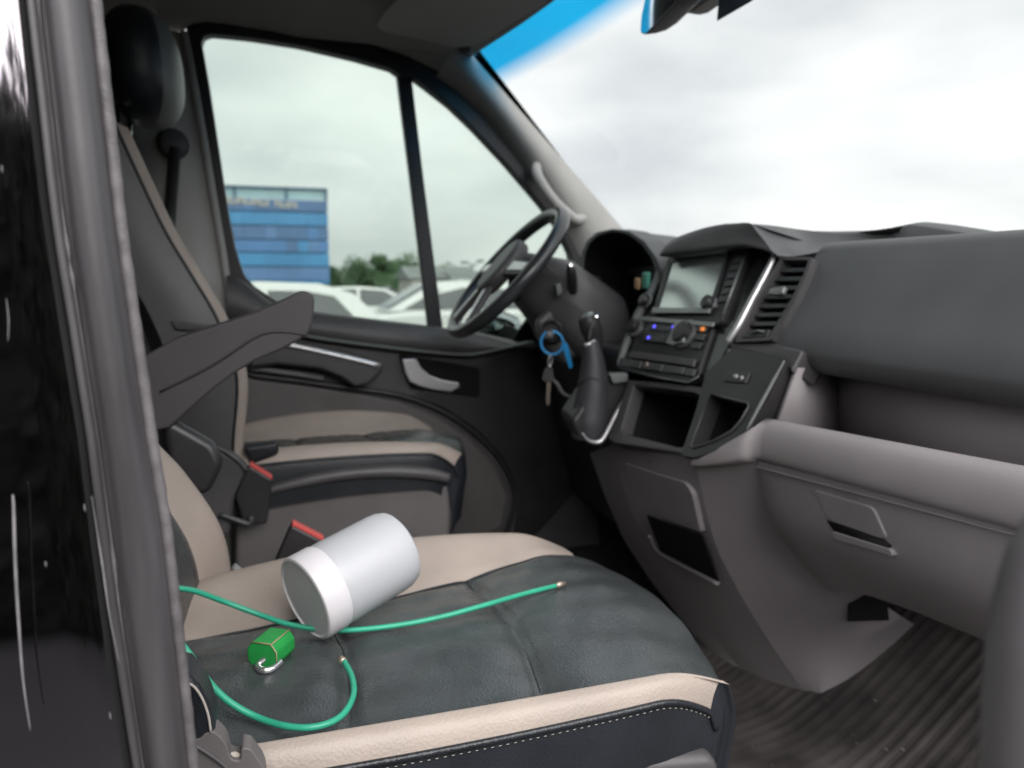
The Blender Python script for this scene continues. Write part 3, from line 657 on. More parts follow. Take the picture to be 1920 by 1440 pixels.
# driver side: knee panel, instrument cowl
slab('knee_panel', [(-.80, .735, 1.36), (-.14, .70, 1.36), (-.13, .72, 1.12), (-.16, .84, .86), (-.80, .86, .86)], (0, .08, 0), M['black'], dash, bevel=.02)
slab('dash_end', [(-.80, .70, 1.44), (-.62, .76, 1.47), (-.62, .80, 1.35), (-.80, .735, 1.33)], (0, .12, 0), M['dark'], dash, bevel=.015)
co = [(1088, 515), (1090, 475), (1100, 452), (1118, 436), (1148, 429), (1180, 434), (1208, 452), (1230, 482), (1244, 520), (1248, 560), (1236, 605), (1180, 622), (1110, 610), (1092, 570)]
ci = [(1094, 515), (1096, 478), (1105, 457), (1122, 442), (1148, 435), (1176, 440), (1202, 458), (1222, 486), (1236, 522), (1239, 558), (1229, 598), (1178, 613), (1116, 602), (1098, 568)]
YC = .80
co3 = [AY(u, v, YC) for u, v in co]; ci3 = [AY(u, v, YC) for u, v in ci]
rg = ring('instrument_cowl', co3, ci3, (0, .05, 0), M['pad'], dash, n=96, bevel=.004)
cB = [AY(u, v, YC)+V((0, .40, -.035)) for u, v in co]
o1, o2 = resample(co3, 60, True), resample([V((p.x*1.0-.0, p.y, p.z)) for p in cB], 60, True)
grid('cowl_shell', [[o1[i % 60].lerp(o2[i % 60], q) for q in np.linspace(0, 1, 6)] for i in range(61)], M['pad'], dash)
i1 = resample(ci3, 60, True); i2 = resample([p+V((0, .13, -.03)) for p in ci3], 60, True)
grid('cowl_lining', [[i1[i % 60].lerp(i2[i % 60], q) for q in np.linspace(0, 1, 5)] for i in range(61)], M['black'], dash)
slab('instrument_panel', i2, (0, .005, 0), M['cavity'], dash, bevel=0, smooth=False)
lw = [AY(1196, 452, .80), AY(1222, 486, .80), AY(1236, 522, .80), AY(1239, 558, .80), AY(1234, 590, .80)]
ruled('cowl_cheek', lw, [p+V((-.005, .12, -.02)) for p in lw], 14, 6, M['grey'], dash)
# console edge between cowl and screen
tube('stack_edge', SL([(1244, 490), (1222, 545), (1196, 592), (1176, 640), (1160, 686)], .004), [.006, .009, .010, .009, .006], M['edge'], dash, seg=10, smooth_n=4)
slab('dash_side', [(.912, y, z) for y, z in [(1.25, 1.53), (.90, 1.548), (.82, 1.545), (.79, 1.50), (.735, 1.43), (.715, 1.40), (.72, 1.37), (.77, 1.358), (.845, 1.356), (.845, 1.262), (.765, 1.258), (.74, 1.31), (.712, 1.325), (.690, 1.318), (.678, 1.29), (.69, 1.25), (.72, 1.18), (1.25, 1.16)]], (.02, 0, 0), M['dark'], dash, bevel=.006)
settle(dash, (0, 1.0, .7))

# ---- small plastic tabs clipped beside the screen
tb = box('plastic_tab', AY(1212, 526, .79), (.024, .012, .036), M['mint'], bevel=.004, seg=3)
tag(tb, 'small mint green plastic tab wedged between instrument cowl and screen', 'plastic tab')
tb = box('plastic_tab', AY(1196, 532, .785), (.020, .010, .026), M['peach'], bevel=.004, seg=3)
tag(tb, 'small tan plastic tab beside the mint green one by the instrument cowl', 'plastic tab')

# ---- gear lever in its console
M['gaiter'] = mat('soft_grey_gaiter', (.042, .039, .045), .5, bump=.4, bscale=420, kind='voronoi', var=.1)
gl_ = thing('gear_lever', 'gear lever with chrome topped knob and dark leather gaiter on the dash', 'gear lever')
k0 = AX(1104, 592, -.12)
lathe('gear_knob', [(.008, -.055), (.018, -.045), (.022, -.02), (.022, .0), (.017, .012), (.004, .017)], k0+V((0, 0, -.012)), (.15, -.45, 1), M['black'], gl_, seg=28)
lathe('knob_cap', [(.0135, 0), (.0125, .005), (.003, .008)], k0+V((.001, -.002, -.002)), (.15, -.45, 1), M['sbutton'], gl_, seg=28)
lathe('knob_button', [(.001, -.006), (.006, -.004), (.007, 0), (.005, .005), (.001, .0065)], AX(1117, 594, -.10), (.8, -.5, .3), M['chrome'], gl_, seg=18)
tube('knob_trim', [AX(u, v, -.098) for u, v in [(1117, 598), (1108, 615), (1104, 640)]], .0025, M['button'], gl_, seg=8, smooth_n=4)
tube('collar', [AX(u, v, -.10) for u, v in [(1096, 648), (1106, 645), (1116, 639)]], .0045, M['silver'], gl_, seg=8)
g0 = [AX(u, v, -.11) for u, v in [(1108, 640), (1112, 680), (1112, 730), (1106, 790), (1104, 822)]]
ga = tube('gaiter', g0, [.015, .024, .033, .040, .037], M['gaiter'], gl_, seg=20, smooth_n=7)
for i in range(1, 2):
    c_ = g0[1].lerp(g0[3], i/3.2)
    tube('gaiter_fold', [c_+V((.0265*math.cos(a)*(1+.10*i), .0265*math.sin(a)*(1+.10*i), .012*math.cos(2*a+i))) for a in np.linspace(0, 2*math.pi, 16, endpoint=False)], .0022, M['gaiter'], ga, seg=6, closed=True)
slab('lever_console', [AX(u, v, -.085) for u, v in [(1130, 700), (1190, 712), (1128, 845), (1085, 825), (1070, 790)]], (-.12, .02, 0), M['black'], gl_, bevel=.012, seg=3)
tube('console_trim', [AX(u, v, -.062) for u, v in [(1181, 731), (1155, 778), (1134, 818), (1122, 829), (1104, 826), (1092, 812)]], [.0042, .0052, .0052, .0046, .003, .0016], M['silver'], gl_, seg=12, smooth_n=5)
slab('lever_gate', [AX(u, v, -.07) for u, v in [(1142, 702), (1178, 700), (1178, 716), (1150, 720)]], (-.03, .01, 0), M['edge'], gl_, bevel=.003)
settle(gl_, (-.11, .66, 1.15))

# ================================================================== STEERING WHEEL AND COLUMN
M['rim'] = mat('smooth_rim_leather', (.035, .036, .040), .28, spec=.7, var=.1)
stw = thing('steering_wheel', "black leather steering wheel with silver spoke inserts in front of the driver's seat", 'steering wheel')
wc = V((-.45, .548, 1.522)); T1 = V((0, .255, .290)).normalized(); T2 = V((1, 0, 0)); TN = T1.cross(T2).normalized()
if TN.y > 0: TN = -TN                                     # towards the driver
def wp(a, r_, d=0): return wc+T1*math.cos(a)*r_+T2*math.sin(a)*r_+TN*d
RW = .186
tube('rim', [wp(a, RW) for a in np.linspace(0, 2*math.pi, 72, endpoint=False)], .0165, M['rim'], stw, seg=16, closed=True)
hb_ = [wp(a, .068*(1+.18*math.cos(2*a)), -.005) for a in np.linspace(0, 2*math.pi, 28, endpoint=False)]
slab('hub', hb_, TN*.038, M['dark'], stw, bevel=.014, seg=4)
for a0 in (math.pi/2, -math.pi/2, math.pi*.88, -math.pi*.88):
    a, b_ = wp(a0, .06, .006), wp(a0, RW-.006, -.002); t_ = (b_-a).cross(TN).normalized()
    w0, w1_ = (.024, .017) if abs(abs(a0)-math.pi/2) < .01 else (.015, .012)
    sp = slab('spoke', [a+t_*w0, b_+t_*w1_, b_-t_*w1_, a-t_*w0], TN*.014, M['dark'], stw, bevel=.005, seg=3)
    slab('spoke_insert', [a.lerp(b_, .15)+t_*w0*.55+TN*.0145, a.lerp(b_, .92)+t_*w1_*.6+TN*.0145, a.lerp(b_, .92)-t_*w1_*.6+TN*.0145, a.lerp(b_, .15)-t_*w0*.55+TN*.0145], TN*.003, M['silver'], sp, bevel=.002)
settle(stw, wc)

colm = thing('steering_column', 'black steering column shroud with ignition lock and stalks behind the wheel', 'steering column')
cA, cBk = wc+V((0, .02, -.01)), V((-.43, .80, 1.36))
rows = []
for i in range(9):
    q = i/8; c_ = cA.lerp(cBk, q); w, h = .055+.075*min(1, q*2.2), .06+.055*min(1, q*2)
    rows.append([c_+V((w*math.copysign(abs(math.cos(a))**.6, math.cos(a)), 0, h*math.copysign(abs(math.sin(a))**.6, math.sin(a)))) for a in np.linspace(0, 2*math.pi, 33)])
grid('shroud', rows, M['dark'], colm)
kl = AX(1033, 622, -.335)
lathe('ignition_lock', [(.028, -.05), (.028, -.002), (.024, .003), (.021, -.001), (.018, -.004), (.001, -.004)], kl, (.85, -.5, .05), M['black'], colm, seg=30)
st = [AX(1088, 574, -.36), AX(1076, 550, -.33), AX(1072, 520, -.30), AX(1070, 500, -.29)]
tube('wiper_stalk', st, [.012, .011, .012, .009], M['black'], colm, seg=14, smooth_n=5)
lathe('stalk_tip', [(.0085, 0), (.0075, .005), (.001, .0075)], AX(1069, 499, -.29), (0, -.3, 1), M['chrome'], colm, seg=16)
slab('stalk_base', [AX(u, v, -.33) for u, v in [(1060, 560), (1085, 555), (1105, 585), (1090, 612), (1062, 600)]], (-.05, .02, 0), M['dark'], colm, bevel=.01, seg=3)
tube('shroud_seam', [AX(u, v, -.318) for u, v in [(1018, 492), (1036, 508), (1046, 522)]], .002, M['button'], colm, seg=6)
slab('column_switch', [AX(u, v, -.31) for u, v in [(1042, 534), (1052, 530), (1056, 548), (1046, 556)]], (-.02, 0, 0), M['edge'], colm, bevel=.003)
slab('side_cheek', [AX(u, v, -.352) for u, v in [(1050, 560), (1100, 600), (1092, 660), (1060, 690), (1010, 640), (1006, 600)]], (-.05, .01, 0), M['dark'], colm, bevel=.015, seg=3)
settle(colm, (-.43, .70, 1.4))

# ---- keys in the ignition
kr = thing('key_ring', 'ignition key with blue key ring and blue tag hanging from the column', 'keys')
lathe('key_head', [(.001, -.012), (.009, -.009), (.010, 0), (.009, .012), (.002, .015)], kl+V((.012, -.006, -.004)), (.85, -.5, -.25), M['steel'], kr, seg=18)
rc_ = AX(1035, 643, -.318); e1 = V((.30, .95, 0)).normalized(); e2 = V((-.12, .0, 1)).normalized()
tube('ring', [rc_+e1*.0255*math.cos(a)+e2*.0265*math.sin(a) for a in np.linspace(0, 2*math.pi, 40, endpoint=False)], .0032, M['blue'], kr, seg=10, closed=True)
tg_ = [AX(u, v, -.316) for u, v in [(1054, 646), (1064, 642), (1074, 684), (1073, 691), (1067, 691)]]
slab('key_tag', rounded(tg_, .004), (-.004, 0, 0), M['blue'], kr, bevel=.0012)
tube('split_link', [AX(u, v, -.318) for u, v in [(1032, 667), (1036, 672), (1034, 682), (1030, 690), (1028, 680), (1030, 670)]], .0022, M['steel'], kr, seg=8, closed=True, smooth_n=4)
slab('door_key', rounded([AX(u, v, -.318) for u, v in [(1022, 690), (1036, 690), (1040, 712), (1030, 720), (1016, 712)]], .004), (-.003, 0, 0), M['dark'], kr, bevel=.001)
slab('key_blade', [AX(u, v, -.317) for u, v in [(1026, 718), (1033, 718), (1031, 756), (1027, 762), (1024, 752)]], (-.0025, 0, 0), M['copper'], kr, bevel=.0006)
tube('key_strap', [AX(u, v, -.315) for u, v in [(1037, 712), (1046, 722), (1054, 736), (1068, 744), (1086, 744)]], [.003, .005, .005, .004, .003], M['edge'], kr, seg=8, smooth_n=5)
settle(kr, rc_)
# ================================================================== SEATS
def interp_cols(cols, c):
    """smooth (Catmull-Rom) interpolation of column values at fractional index c"""
    i = int(min(max(math.floor(c), 0), len(cols)-2)); q = c-i
    p0, p1, p2, p3 = cols[max(i-1, 0)], cols[i], cols[i+1], cols[min(i+2, len(cols)-1)]
    return .5*(2*p1+(-p0+p2)*q+(2*p0-5*p1+4*p2-p3)*q*q+(-p0+3*p1-3*p2+p3)*q**3)
def make_cushion(seat, xs, zs, z0, yb, yfs, seams, stitch=True):
    """xs: three lists (rear, middle, front) of column x; zs the same for height over z0"""
    def S2(c, t, lift=0.0):
        tt = min(t, 1.0)
        def bl(A):
            a, b_, d = (interp_cols(q, c) for q in A)
            return (1-tt)*(1-2*tt)*a+4*tt*(1-tt)*b_+tt*(2*tt-1)*d
        x, z = bl(xs), z0+bl(zs); yf = interp_cols(yfs, c); y = yb+(yf-yb)*tt
        z += -.006*math.sin(math.pi*tt)
        wi = max(0, min(1, (c-1.9)/.25))*max(0, min(1, (4.1-c)/.25))
        for ys in seams:
            yy = ys+.012*math.sin(math.pi*(c-2)/2)
            z -= wi*(.0075*math.exp(-((y-yy)/.005)**2)+.007*math.exp(-((y-yy)/.024)**2))
        for cc in (2, 4):
            z -= .0055*math.exp(-((c-cc)/.07)**2)*(1 if t < 1.02 else 0)
        z += wi*.006*math.sin(math.pi*(c-2)/2)-wi*.012*max(0, (c-3.35)/.65)**2
        z += wi*(.0011*math.sin(9*c+41*y)*math.sin(63*y+2*c)+.0009*math.sin(17*c-29*y+1))
        if t > .86:                                   # roll over the front edge
            e = (t-.86)/.14; nd = .020+.010*max(0, min(1, (c-4.7)/1.2))
            if t <= 1.0: z -= nd*(1-math.cos(e*math.pi/2))
            else:
                f = t-1.0; z -= nd+f*.34; y += .010*math.sin(min(1, f/.12)*math.pi/2)-.05*max(0, f-.12)
        if c > 4 and t > .84:
            q = min(1, (t-.84)/.16)**2*(c-4)/3; x -= .016*q; y -= .006*q
        return V((x, y, z+lift))
    def zone(name, c0, c1, t0, t1, nc, nt_, m_):
        rows = [[S2(c0+(c1-c0)*j/nc, t0+(t1-t0)*i/nt_) for j in range(nc+1)] for i in range(nt_+1)]
        return grid(name, rows, m_, seat)
    zone('seat_insert', 2.0, 4.0, 0, 1.42, 40, 110, M['leather'])
    zone('bolster', 0.0, 2.0, 0, 1.0, 22, 60, M['beige'])
    zone('bolster', 4.0, 6.0, 0, 1.0, 22, 60, M['beige'])
    zone('front_corner', 0.0, 2.0, 1.0, 1.42, 14, 14, M['skirt'])
    zone('front_corner', 4.0, 6.0, 1.0, 1.42, 14, 14, M['skirt'])
    sk = zone('side_skirt', 6.0, 7.0, 0, 1.42, 14, 60, M['skirt'])
    tube('piping', [S2(6.02, t, .001)+V((.0015, 0, 0)) for t in np.linspace(0, 1.06, 60)], .0032, M['skirt'], seat, seg=8)
    for cc in (2.0, 4.0): tube('seam', [S2(cc, t, .0012) for t in np.linspace(0, 1.0, 50)], .0014, M['skirt'], seat, seg=6)
    for ys in seams:
        ts = (ys-yb)/(interp_cols(yfs, 3)-yb)
        tube('seam', [S2(c_, (ys+.012*math.sin(math.pi*(c_-2)/2)-yb)/(interp_cols(yfs, c_)-yb), .0003) for c_ in np.linspace(2.03, 3.97, 40)], .0013, M['black'], seat, seg=6)
    if stitch:
        vs, fs = [], []
        for row, cc in enumerate((6.10, 6.17)):
            P = resample([S2(cc, t)+V((.0012, 0, .0008)) for t in np.linspace(0, 1.02, 120)], 150)
            for i in range(0, 148, 2):
                if row and i < 20 or not row:
                    a, b_ = P[i], P[i+1]; d = (b_-a)*.38; m_ = (a+b_)/2; w = V((.0008, 0, .0009)); n_ = V((.0009, 0, .0004)); o = len(vs)
                    vs += [m_-d-w, m_+d-w, m_+d+w, m_-d+w, m_-d*.7+n_, m_+d*.7+n_]
                    fs += [(o, o+1, o+5, o+4), (o+2, o+3, o+4, o+5), (o+1, o+2, o+5), (o+3, o, o+4)]
        so2 = poly('stitching', vs, fs, M['stitch'], seat, smooth=False); so2['kind'] = 'stuff'
    return S2
def make_back(seat, xs, ds, line, top_in, mats, stitch=True):
    """xs/ds: columns across and their set-back from the crest line (y,z) that runs up the backrest"""
    ln = cr([V((0, y, z)) for y, z in line], 8)
    def B(c, h):
        q = h*(len(ln)-1); i = int(min(q, len(ln)-2)); p = ln[i].lerp(ln[i+1], q-i)
        x, d = interp_cols(xs, c), interp_cols(ds, c)
        xc = (xs[0]+xs[-1])/2; k_ = 1-top_in*h**2.2
        r_ = max(0, (h-.93)/.07)
        for cc in (2, 4): d += .005*math.exp(-((c-cc)/.07)**2)
        return V((xc+(x-xc)*k_*(1-.10*r_*r_), p.y-d*(1)-.045*r_**2, p.z+d*.12))
    def zone(name, c0, c1, nc, nh, m_, h0=0, h1=1.0):
        return grid(name, [[B(c0+(c1-c0)*j/nc, h0+(h1-h0)*i/nh) for j in range(nc+1)] for i in range(nh+1)], m_, seat)
    zone('backrest_insert', 2, 4, 24, 50, mats[1]); zone('backrest_bolster', 0.35, 2, 16, 50, mats[0]); zone('backrest_bolster', 4, 5.65, 16, 50, mats[0])
    # sides and rear shell
    n = 40
    for c_, s_, sm_ in ((.35, -1, mats[2]), (5.65, 1, mats[-1])):
        F = [B(c_, i/n) for i in range(n+1)]
        rows = [[p+V((s_*.010*math.sin(min(1, q*1.6)*math.pi/2), -.115*q, .012*q)) for q in np.linspace(0, 1, 8)] for p in F]
        grid('backrest_side', rows, sm_, seat)
        tube('backrest_piping', [p+V((s_*.001, .0, 0)) for p in F], .003, M['skirt'], seat, seg=6)
    l_, r_ = [B(.35, i/n)+V((-.010, -.115, .012)) for i in range(n+1)], [B(5.65, i/n)+V((.010, -.115, .012)) for i in range(n+1)]
    ruled('rear_shell', l_, r_, 30, 10, M['dark'], seat, bulge=(0, -.03, 0))
    T0 = [B(c_, 1.0) for c_ in np.linspace(.35, 5.65, 20)]
    ruled('backrest_top', T0, resample([l_[-1], r_[-1]], 20), 20, 6, mats[2], seat, bulge=(0, 0, .02))
    if stitch:
        vs, fs = [], []
        P = resample([B(5.65, h)+V((.004, -.012, .001)) for h in np.linspace(.02, .6, 80)], 100)
        for i in range(0, 98, 2):
            a, b_ = P[i], P[i+1]; d = (b_-a)*.36; m_ = (a+b_)/2; w = V((.0003, .0012, .0)); n_ = V((.0012, 0, 0)); o = len(vs)
            vs += [m_-d-w, m_+d-w, m_+d+w, m_-d+w, m_-d*.7+n_, m_+d*.7+n_]
            fs += [(o, o+1, o+5, o+4), (o+2, o+3, o+4, o+5), (o+1, o+2, o+5), (o+3, o, o+4)]
        so2 = poly('stitching', vs, fs, M['stitch'], seat, smooth=False); so2['kind'] = 'stuff'
    return B
M['hface'] = mat('headrest_lit_face', (.15, .155, .15), .45, bump=.3, bscale=400, kind='voronoi', var=.08)  # light on the headrest front put into a greyer colour
def make_headrest(seat, c, w, h, dpt, lean):
    rows = []; na, nb = 70, 50
    for i in range(na+1):
        th = math.pi*i/na; r_ = []
        for j in range(nb*2+1):
            ph = 2*math.pi*j/(nb*2)
            sx = math.copysign(abs(math.sin(th)*math.cos(ph))**.8, math.sin(th)*math.cos(ph)); sy = math.copysign(abs(math.sin(th)*math.sin(ph))**.9, math.sin(th)*math.sin(ph)); sz = math.copysign(abs(math.cos(th))**.75, math.cos(th))
            r_.append(V(c)+V((sx*w/2, sy*dpt/2+sz*h/2*lean, sz*h/2)))
        rows.append(r_)
    hr = grid('headrest', rows, [M['skirt'], M['hface']], seat)
    for p in hr.data.polygons:
        j = p.index % (nb*2); ph = 2*math.pi*(j+.5)/(nb*2)
        if .20*math.pi < ph < .80*math.pi: p.material_index = 1
    for s_ in (-1, 1):
        tube('headrest_post', [V(c)+V((s_*.075, -h*.5*lean-.050, -h*.36)), V(c)+V((s_*.075, -h*.5*lean-.070, -h*.5-.13))], .0072, M['chrome'], hr, seg=12)
    return hr
def buckle(seat, pts, x, thick, btn):
    b_ = slab('belt_buckle', rounded([AX(u, v, x) for u, v in pts], .008), (-thick, 0, 0), M['black'], seat, bevel=.005, seg=3)
    p = [AX(u, v, x) for u, v in btn]
    slab('release_button', [p[0]+V((-.003, 0, .001)), p[1]+V((-.003, 0, .001)), p[2]+V((-.003, 0, 0)), p[3]+V((-.003, 0, 0))], (-thick+.006, 0, 0), M['red'], b_, bevel=.0015)
    return b_

ps = thing('passenger_seat', 'black and beige leather passenger seat with white jar and green cable lying on it', 'car seat')
PX = [[.235, .330, .464, .580, .694, .709, .722, .725], [.235, .285, .390, .530, .676, .702, .720, .725], [.240, .262, .297, .480, .682, .702, .714, .722]]
PZ = [[-.09, .012, 0, .002, 0, .010, -.012, -.11], [-.09, .034, 0, .002, 0, .011, -.011, -.11], [-.07, .0, 0, .002, 0, .008, -.010, -.10]]
PS = make_cushion(ps, PX, PZ, 1.11, -.115, [.392, .408, .428, .462, .438, .424, .413, .402], (.052, .243))
BX = [.228, .262, .335, .49, .645, .705, .742, .746]
BD = [.060, .0, .028, .045, .028, .0, .045, .10]
PL = [(-.078, 1.01), (-.064, 1.09), (-.072, 1.17), (-.112, 1.25), (-.159, 1.317), (-.215, 1.43), (-.29, 1.60), (-.355, 1.78)]
make_back(ps, BX, BD, PL, .18, (M['beige'], M['leather'], M['skirt'], M['beige']))
make_headrest(ps, (.49, -.40, 1.93), .27, .20, .10, -.15)
bt2 = slab('backrest_side_trim', [AX(u, v, .757) for u, v in [(328, 1262), (352, 1266), (374, 1288), (391, 1322), (403, 1364), (405, 1420), (328, 1440)]], (-.04, 0, 0), M['skirt'], ps, bevel=.010, seg=3)
tube('trim_seam', [AX(u, v, .7585) for u, v in [(345, 1280), (362, 1286), (378, 1308), (390, 1340), (395, 1372)]], .0010, M['stitch'], bt2, seg=6, smooth_n=4)
slab('seat_base', [AX(u, v, .705) for u, v in [(330, 1490), (500, 1490), (900, 1500), (1330, 1420), (1352, 1436), (1330, 1700), (330, 1800)]], (-.44, 0, 0), M['dark'], ps, bevel=.015, seg=3)
slab('base_trim', [AX(u, v, .722) for u, v in [(1090, 1436), (1340, 1418), (1352, 1440), (1340, 1560), (1060, 1560)]], (-.03, 0, 0), M['dark'], ps, bevel=.01, seg=3)
hg = slab('hinge_cover', rounded([AX(u, v, .758) for u, v in [(340, 1384), (352, 1382), (372, 1388), (386, 1374), (402, 1372), (424, 1392), (432, 1425), (452, 1428), (452, 1402), (470, 1404), (496, 1440), (520, 1600), (330, 1600)]], .006), (-.02, 0, 0), M['doorlow'], ps, bevel=.005, seg=3)
tube('cover_groove', [AX(u, v, .759) for u, v in [(350, 1393), (372, 1402), (400, 1420), (425, 1440), (440, 1460)]], .0016, M['dark'], hg, seg=6, smooth_n=3)
lathe('cover_bolt', [(.001, 0), (.006, .001), (.006, .004), (.001, .005)], AX(437, 1424, .75), (1, .2, .4), M['stitch'], hg, seg=14)
arp = [(150, 726), (262, 672), (330, 634), (400, 611), (480, 585), (545, 556), (564, 546), (578, 546), (588, 553), (590, 566), (587, 600), (578, 626), (558, 640), (530, 655), (480, 676), (440, 700), (400, 730), (360, 765), (318, 803), (270, 812), (150, 900)]
am = slab('armrest', [AX(u, v, .195) for u, v in arp], (-.055, 0, 0), mat('armrest_plastic', (.062, .055, .06), .6, bump=.4, bscale=900, var=.06), ps, bevel=.010, seg=4)
tube('armrest_seam', [AX(u, v, .1965) for u, v in [(300, 735), (390, 690), (440, 658), (470, 638), (500, 624), (535, 622), (575, 628)]], .0016, M['black'], am, seg=6, smooth_n=5)
slab('armrest_pivot', [AX(u, v, .19) for u, v in [(300, 790), (330, 792), (400, 832), (420, 870), (390, 930), (320, 930)]], (-.03, 0, 0), M['black'], ps, bevel=.012, seg=3)
bk = buckle(ps, [(546, 984), (610, 1017), (572, 1108), (500, 1092)], .155, .022, [(549, 980), (608, 1010), (606, 1019), (547, 989)])
tube('buckle_strap', [AX(520, 1100, .145), AX(488, 1120, .14), AX(455, 1150, .135)], .012, M['black'], bk, seg=8)
tube('seat_rail', [AX(u, v, .20) for u, v in [(436, 1062), (460, 1082), (490, 1108)]], .006, M['silver'], ps, seg=8)
settle(ps, (.48, .15, .7))

ds = thing('driver_seat', "black and beige leather driver's seat with headrest beyond the passenger seat", 'car seat')
DX = [[-.715, -.68, -.60, -.44, -.31, -.245, -.212, -.205], [-.715, -.675, -.60, -.44, -.305, -.235, -.208, -.203], [-.70, -.66, -.57, -.44, -.31, -.24, -.212, -.206]]
DZ = [[-.10, .010, -.01, -.005, -.01, .035, .012, -.08], [-.10, .045, 0, .002, 0, .052, .028, -.05], [-.09, .01, .004, .012, .004, .026, .012, -.06]]
make_cushion(ds, DX, DZ, 1.128, -.09, [.36, .385, .40, .425, .40, .385, .365, .352], (.05, .215), stitch=False)
DBX = [-.712, -.68, -.60, -.45, -.245, -.222, -.196, -.192]
DL = [(-.060, 1.10), (-.056, 1.19), (-.044, 1.32), (-.073, 1.426), (-.115, 1.51), (-.159, 1.596), (-.214, 1.735), (-.235, 1.79)]
make_back(ds, DBX, [.10, .055, .055, .045, .030, .0, .035, .09], DL, .14, (M['beige'], M['leather'], M['dark']), stitch=False)
make_headrest(ds, (-.45, -.222, 1.925), .27, .225, .145, -.06)
slab('seat_base', [AX(u, v, -.215) for u, v in [(440, 940), (470, 932), (560, 908), (680, 894), (790, 897), (842, 905), (846, 960), (838, 1200), (440, 1250)]], (-.48, 0, 0), M['doorlow'], ds, bevel=.012, seg=3)
tube('base_ledge', [AX(u, v, -.205) for u, v in [(450, 936), (520, 915), (620, 893), (720, 884), (800, 888), (842, 897)]], [.006, .010, .013, .014, .014, .010], M['dark'], ds, seg=12, smooth_n=4)
buckle(ds, [(466, 872), (512, 900), (500, 985), (455, 980), (440, 930)], -.165, .022, [(470, 868), (511, 895), (509, 904), (467, 877)])
slab('recliner_cover', [AX(u, v, -.17) for u, v in [(345, 830), (400, 832), (440, 852), (470, 880), (440, 940), (430, 1010), (360, 1010), (330, 900)]], (-.03, 0, 0), M['dark'], ds, bevel=.014, seg=3)
tube('recliner_edge', [AX(u, v, -.168) for u, v in [(360, 836), (405, 838), (445, 862), (462, 882)]], .005, M['button'], ds, seg=8, smooth_n=4)
tube('lumbar_lever', [AX(u, v, -.16) for u, v in [(412, 964), (440, 974), (468, 982), (470, 968)]], .0055, M['button'], ds, seg=8, smooth_n=3)
slab('back_pocket_strip', [AX(u, v, -.188) for u, v in [(320, 600), (420, 612), (440, 625), (330, 618)]], (-.004, 0, 0), M['button'], ds, bevel=.002)
slab('cushion_corner', [AX(u, v, -.20) for u, v in [(455, 838), (520, 828), (524, 852), (470, 872)]], (-.03, 0, 0), M['skirt'], ds, bevel=.008, seg=3)
settle(ds, (-.45, .15, .7))

# ================================================================== THINGS ON THE PASSENGER SEAT
jr = thing('jar', 'white plastic jar with screw lid lying on its side on the passenger seat', 'jar')
j0 = AZ(570, 1124, 1.157); j1 = AZ(727, 1036, 1.182); ja = (j1-j0).normalized(); JL = (j1-j0).length; JR = .0485
lathe('jar_body', [(JR*.93, .026), (JR*.985, .031), (JR, .038), (JR, JL-.006), (JR*.985, JL+.004), (JR*.93, JL+.012), (JR*.82, JL+.016), (JR*.4, JL+.016), (.001, JL+.014)], j0, ja, M['jar'], jr, seg=72)
lathe('jar_lid', [(.001, .0018), (JR*.90, .0018), (JR*.93, .0), (JR*.985, .001), (JR*1.01, .004), (JR*1.012, .027), (JR*.99, .030), (JR*.9, .030)], j0, ja, M['lid'], jr, seg=72)
settle(jr, j0-V((0, 0, JR)))

cbp = [AZ(1043, 1098, 1.120), AZ(980, 1114, 1.123), AZ(900, 1137, 1.124), AZ(830, 1156, 1.122), AZ(760, 1170, 1.120), AZ(680, 1180, 1.118), AZ(610, 1181, 1.1185), AZ(540, 1170, 1.125), AZ(480, 1150, 1.135), AZ(420, 1128, 1.152), AX(365, 1108, .49), AX(322, 1097, .50),
       V((.50, -.122, 1.215)), V((.51, -.142, 1.258)), V((.54, -.150, 1.283)), V((.585, -.145, 1.268)), V((.612, -.118, 1.222)), AX(352, 1222, .62), AX(383, 1268, .635), AX(425, 1312, .65), AZ(480, 1344, 1.117), AZ(540, 1362, 1.1145), AZ(595, 1362, 1.1145), AZ(640, 1342, 1.1145), AZ(662, 1305, 1.1145), AZ(660, 1270, 1.115), AZ(645, 1240, 1.116)]
cb = tube('cable', cbp, .0030, M['cable'], None, seg=12, smooth_n=8)
tag(cb, 'thin green sheathed cable looped across the passenger seat with bare metal ends', 'cable')
for a, b_ in ((AZ(1042, 1098, 1.120), AZ(1060, 1093, 1.120)), (AZ(645, 1241, 1.116), AZ(636, 1232, 1.117))):
    tube('cable_end', [a, a.lerp(b_, .5), b_], [.0040, .0038, .0022], M['copper'], cb, seg=10)

pk = thing('padlock', 'small green padlock with open silver shackle on the passenger seat', 'padlock')
pc = AZ(508, 1216, 1.126); ra = math.radians(-32)
ex_, ey_ = V((math.cos(ra), math.sin(ra), 0)), V((-math.sin(ra), math.cos(ra), 0))
hx = [(-.017, -.006), (-.011, -.014), (.011, -.014), (.017, -.006), (.017, .006), (.011, .014), (-.011, .014), (-.017, .006)]
bd_ = slab('lock_body', [pc+ex_*.017+ey_*a+V((0, 0, b_)) for a, b_ in hx], ex_*-.036, M['green'], pk, bevel=.0022, seg=2)
for zz in (.0143,):
    tube('worn_edge', [pc+ex_*-.0165+ey_*.012+V((0, 0, zz)), pc+ex_*.0165+ey_*.012+V((0, 0, zz))], .0007, M['tan'], bd_, seg=6)
tube('worn_edge', [pc+ex_*.0172+ey_*a+V((0, 0, b_)) for a, b_ in hx[3:7]], .0007, M['tan'], bd_, seg=6)
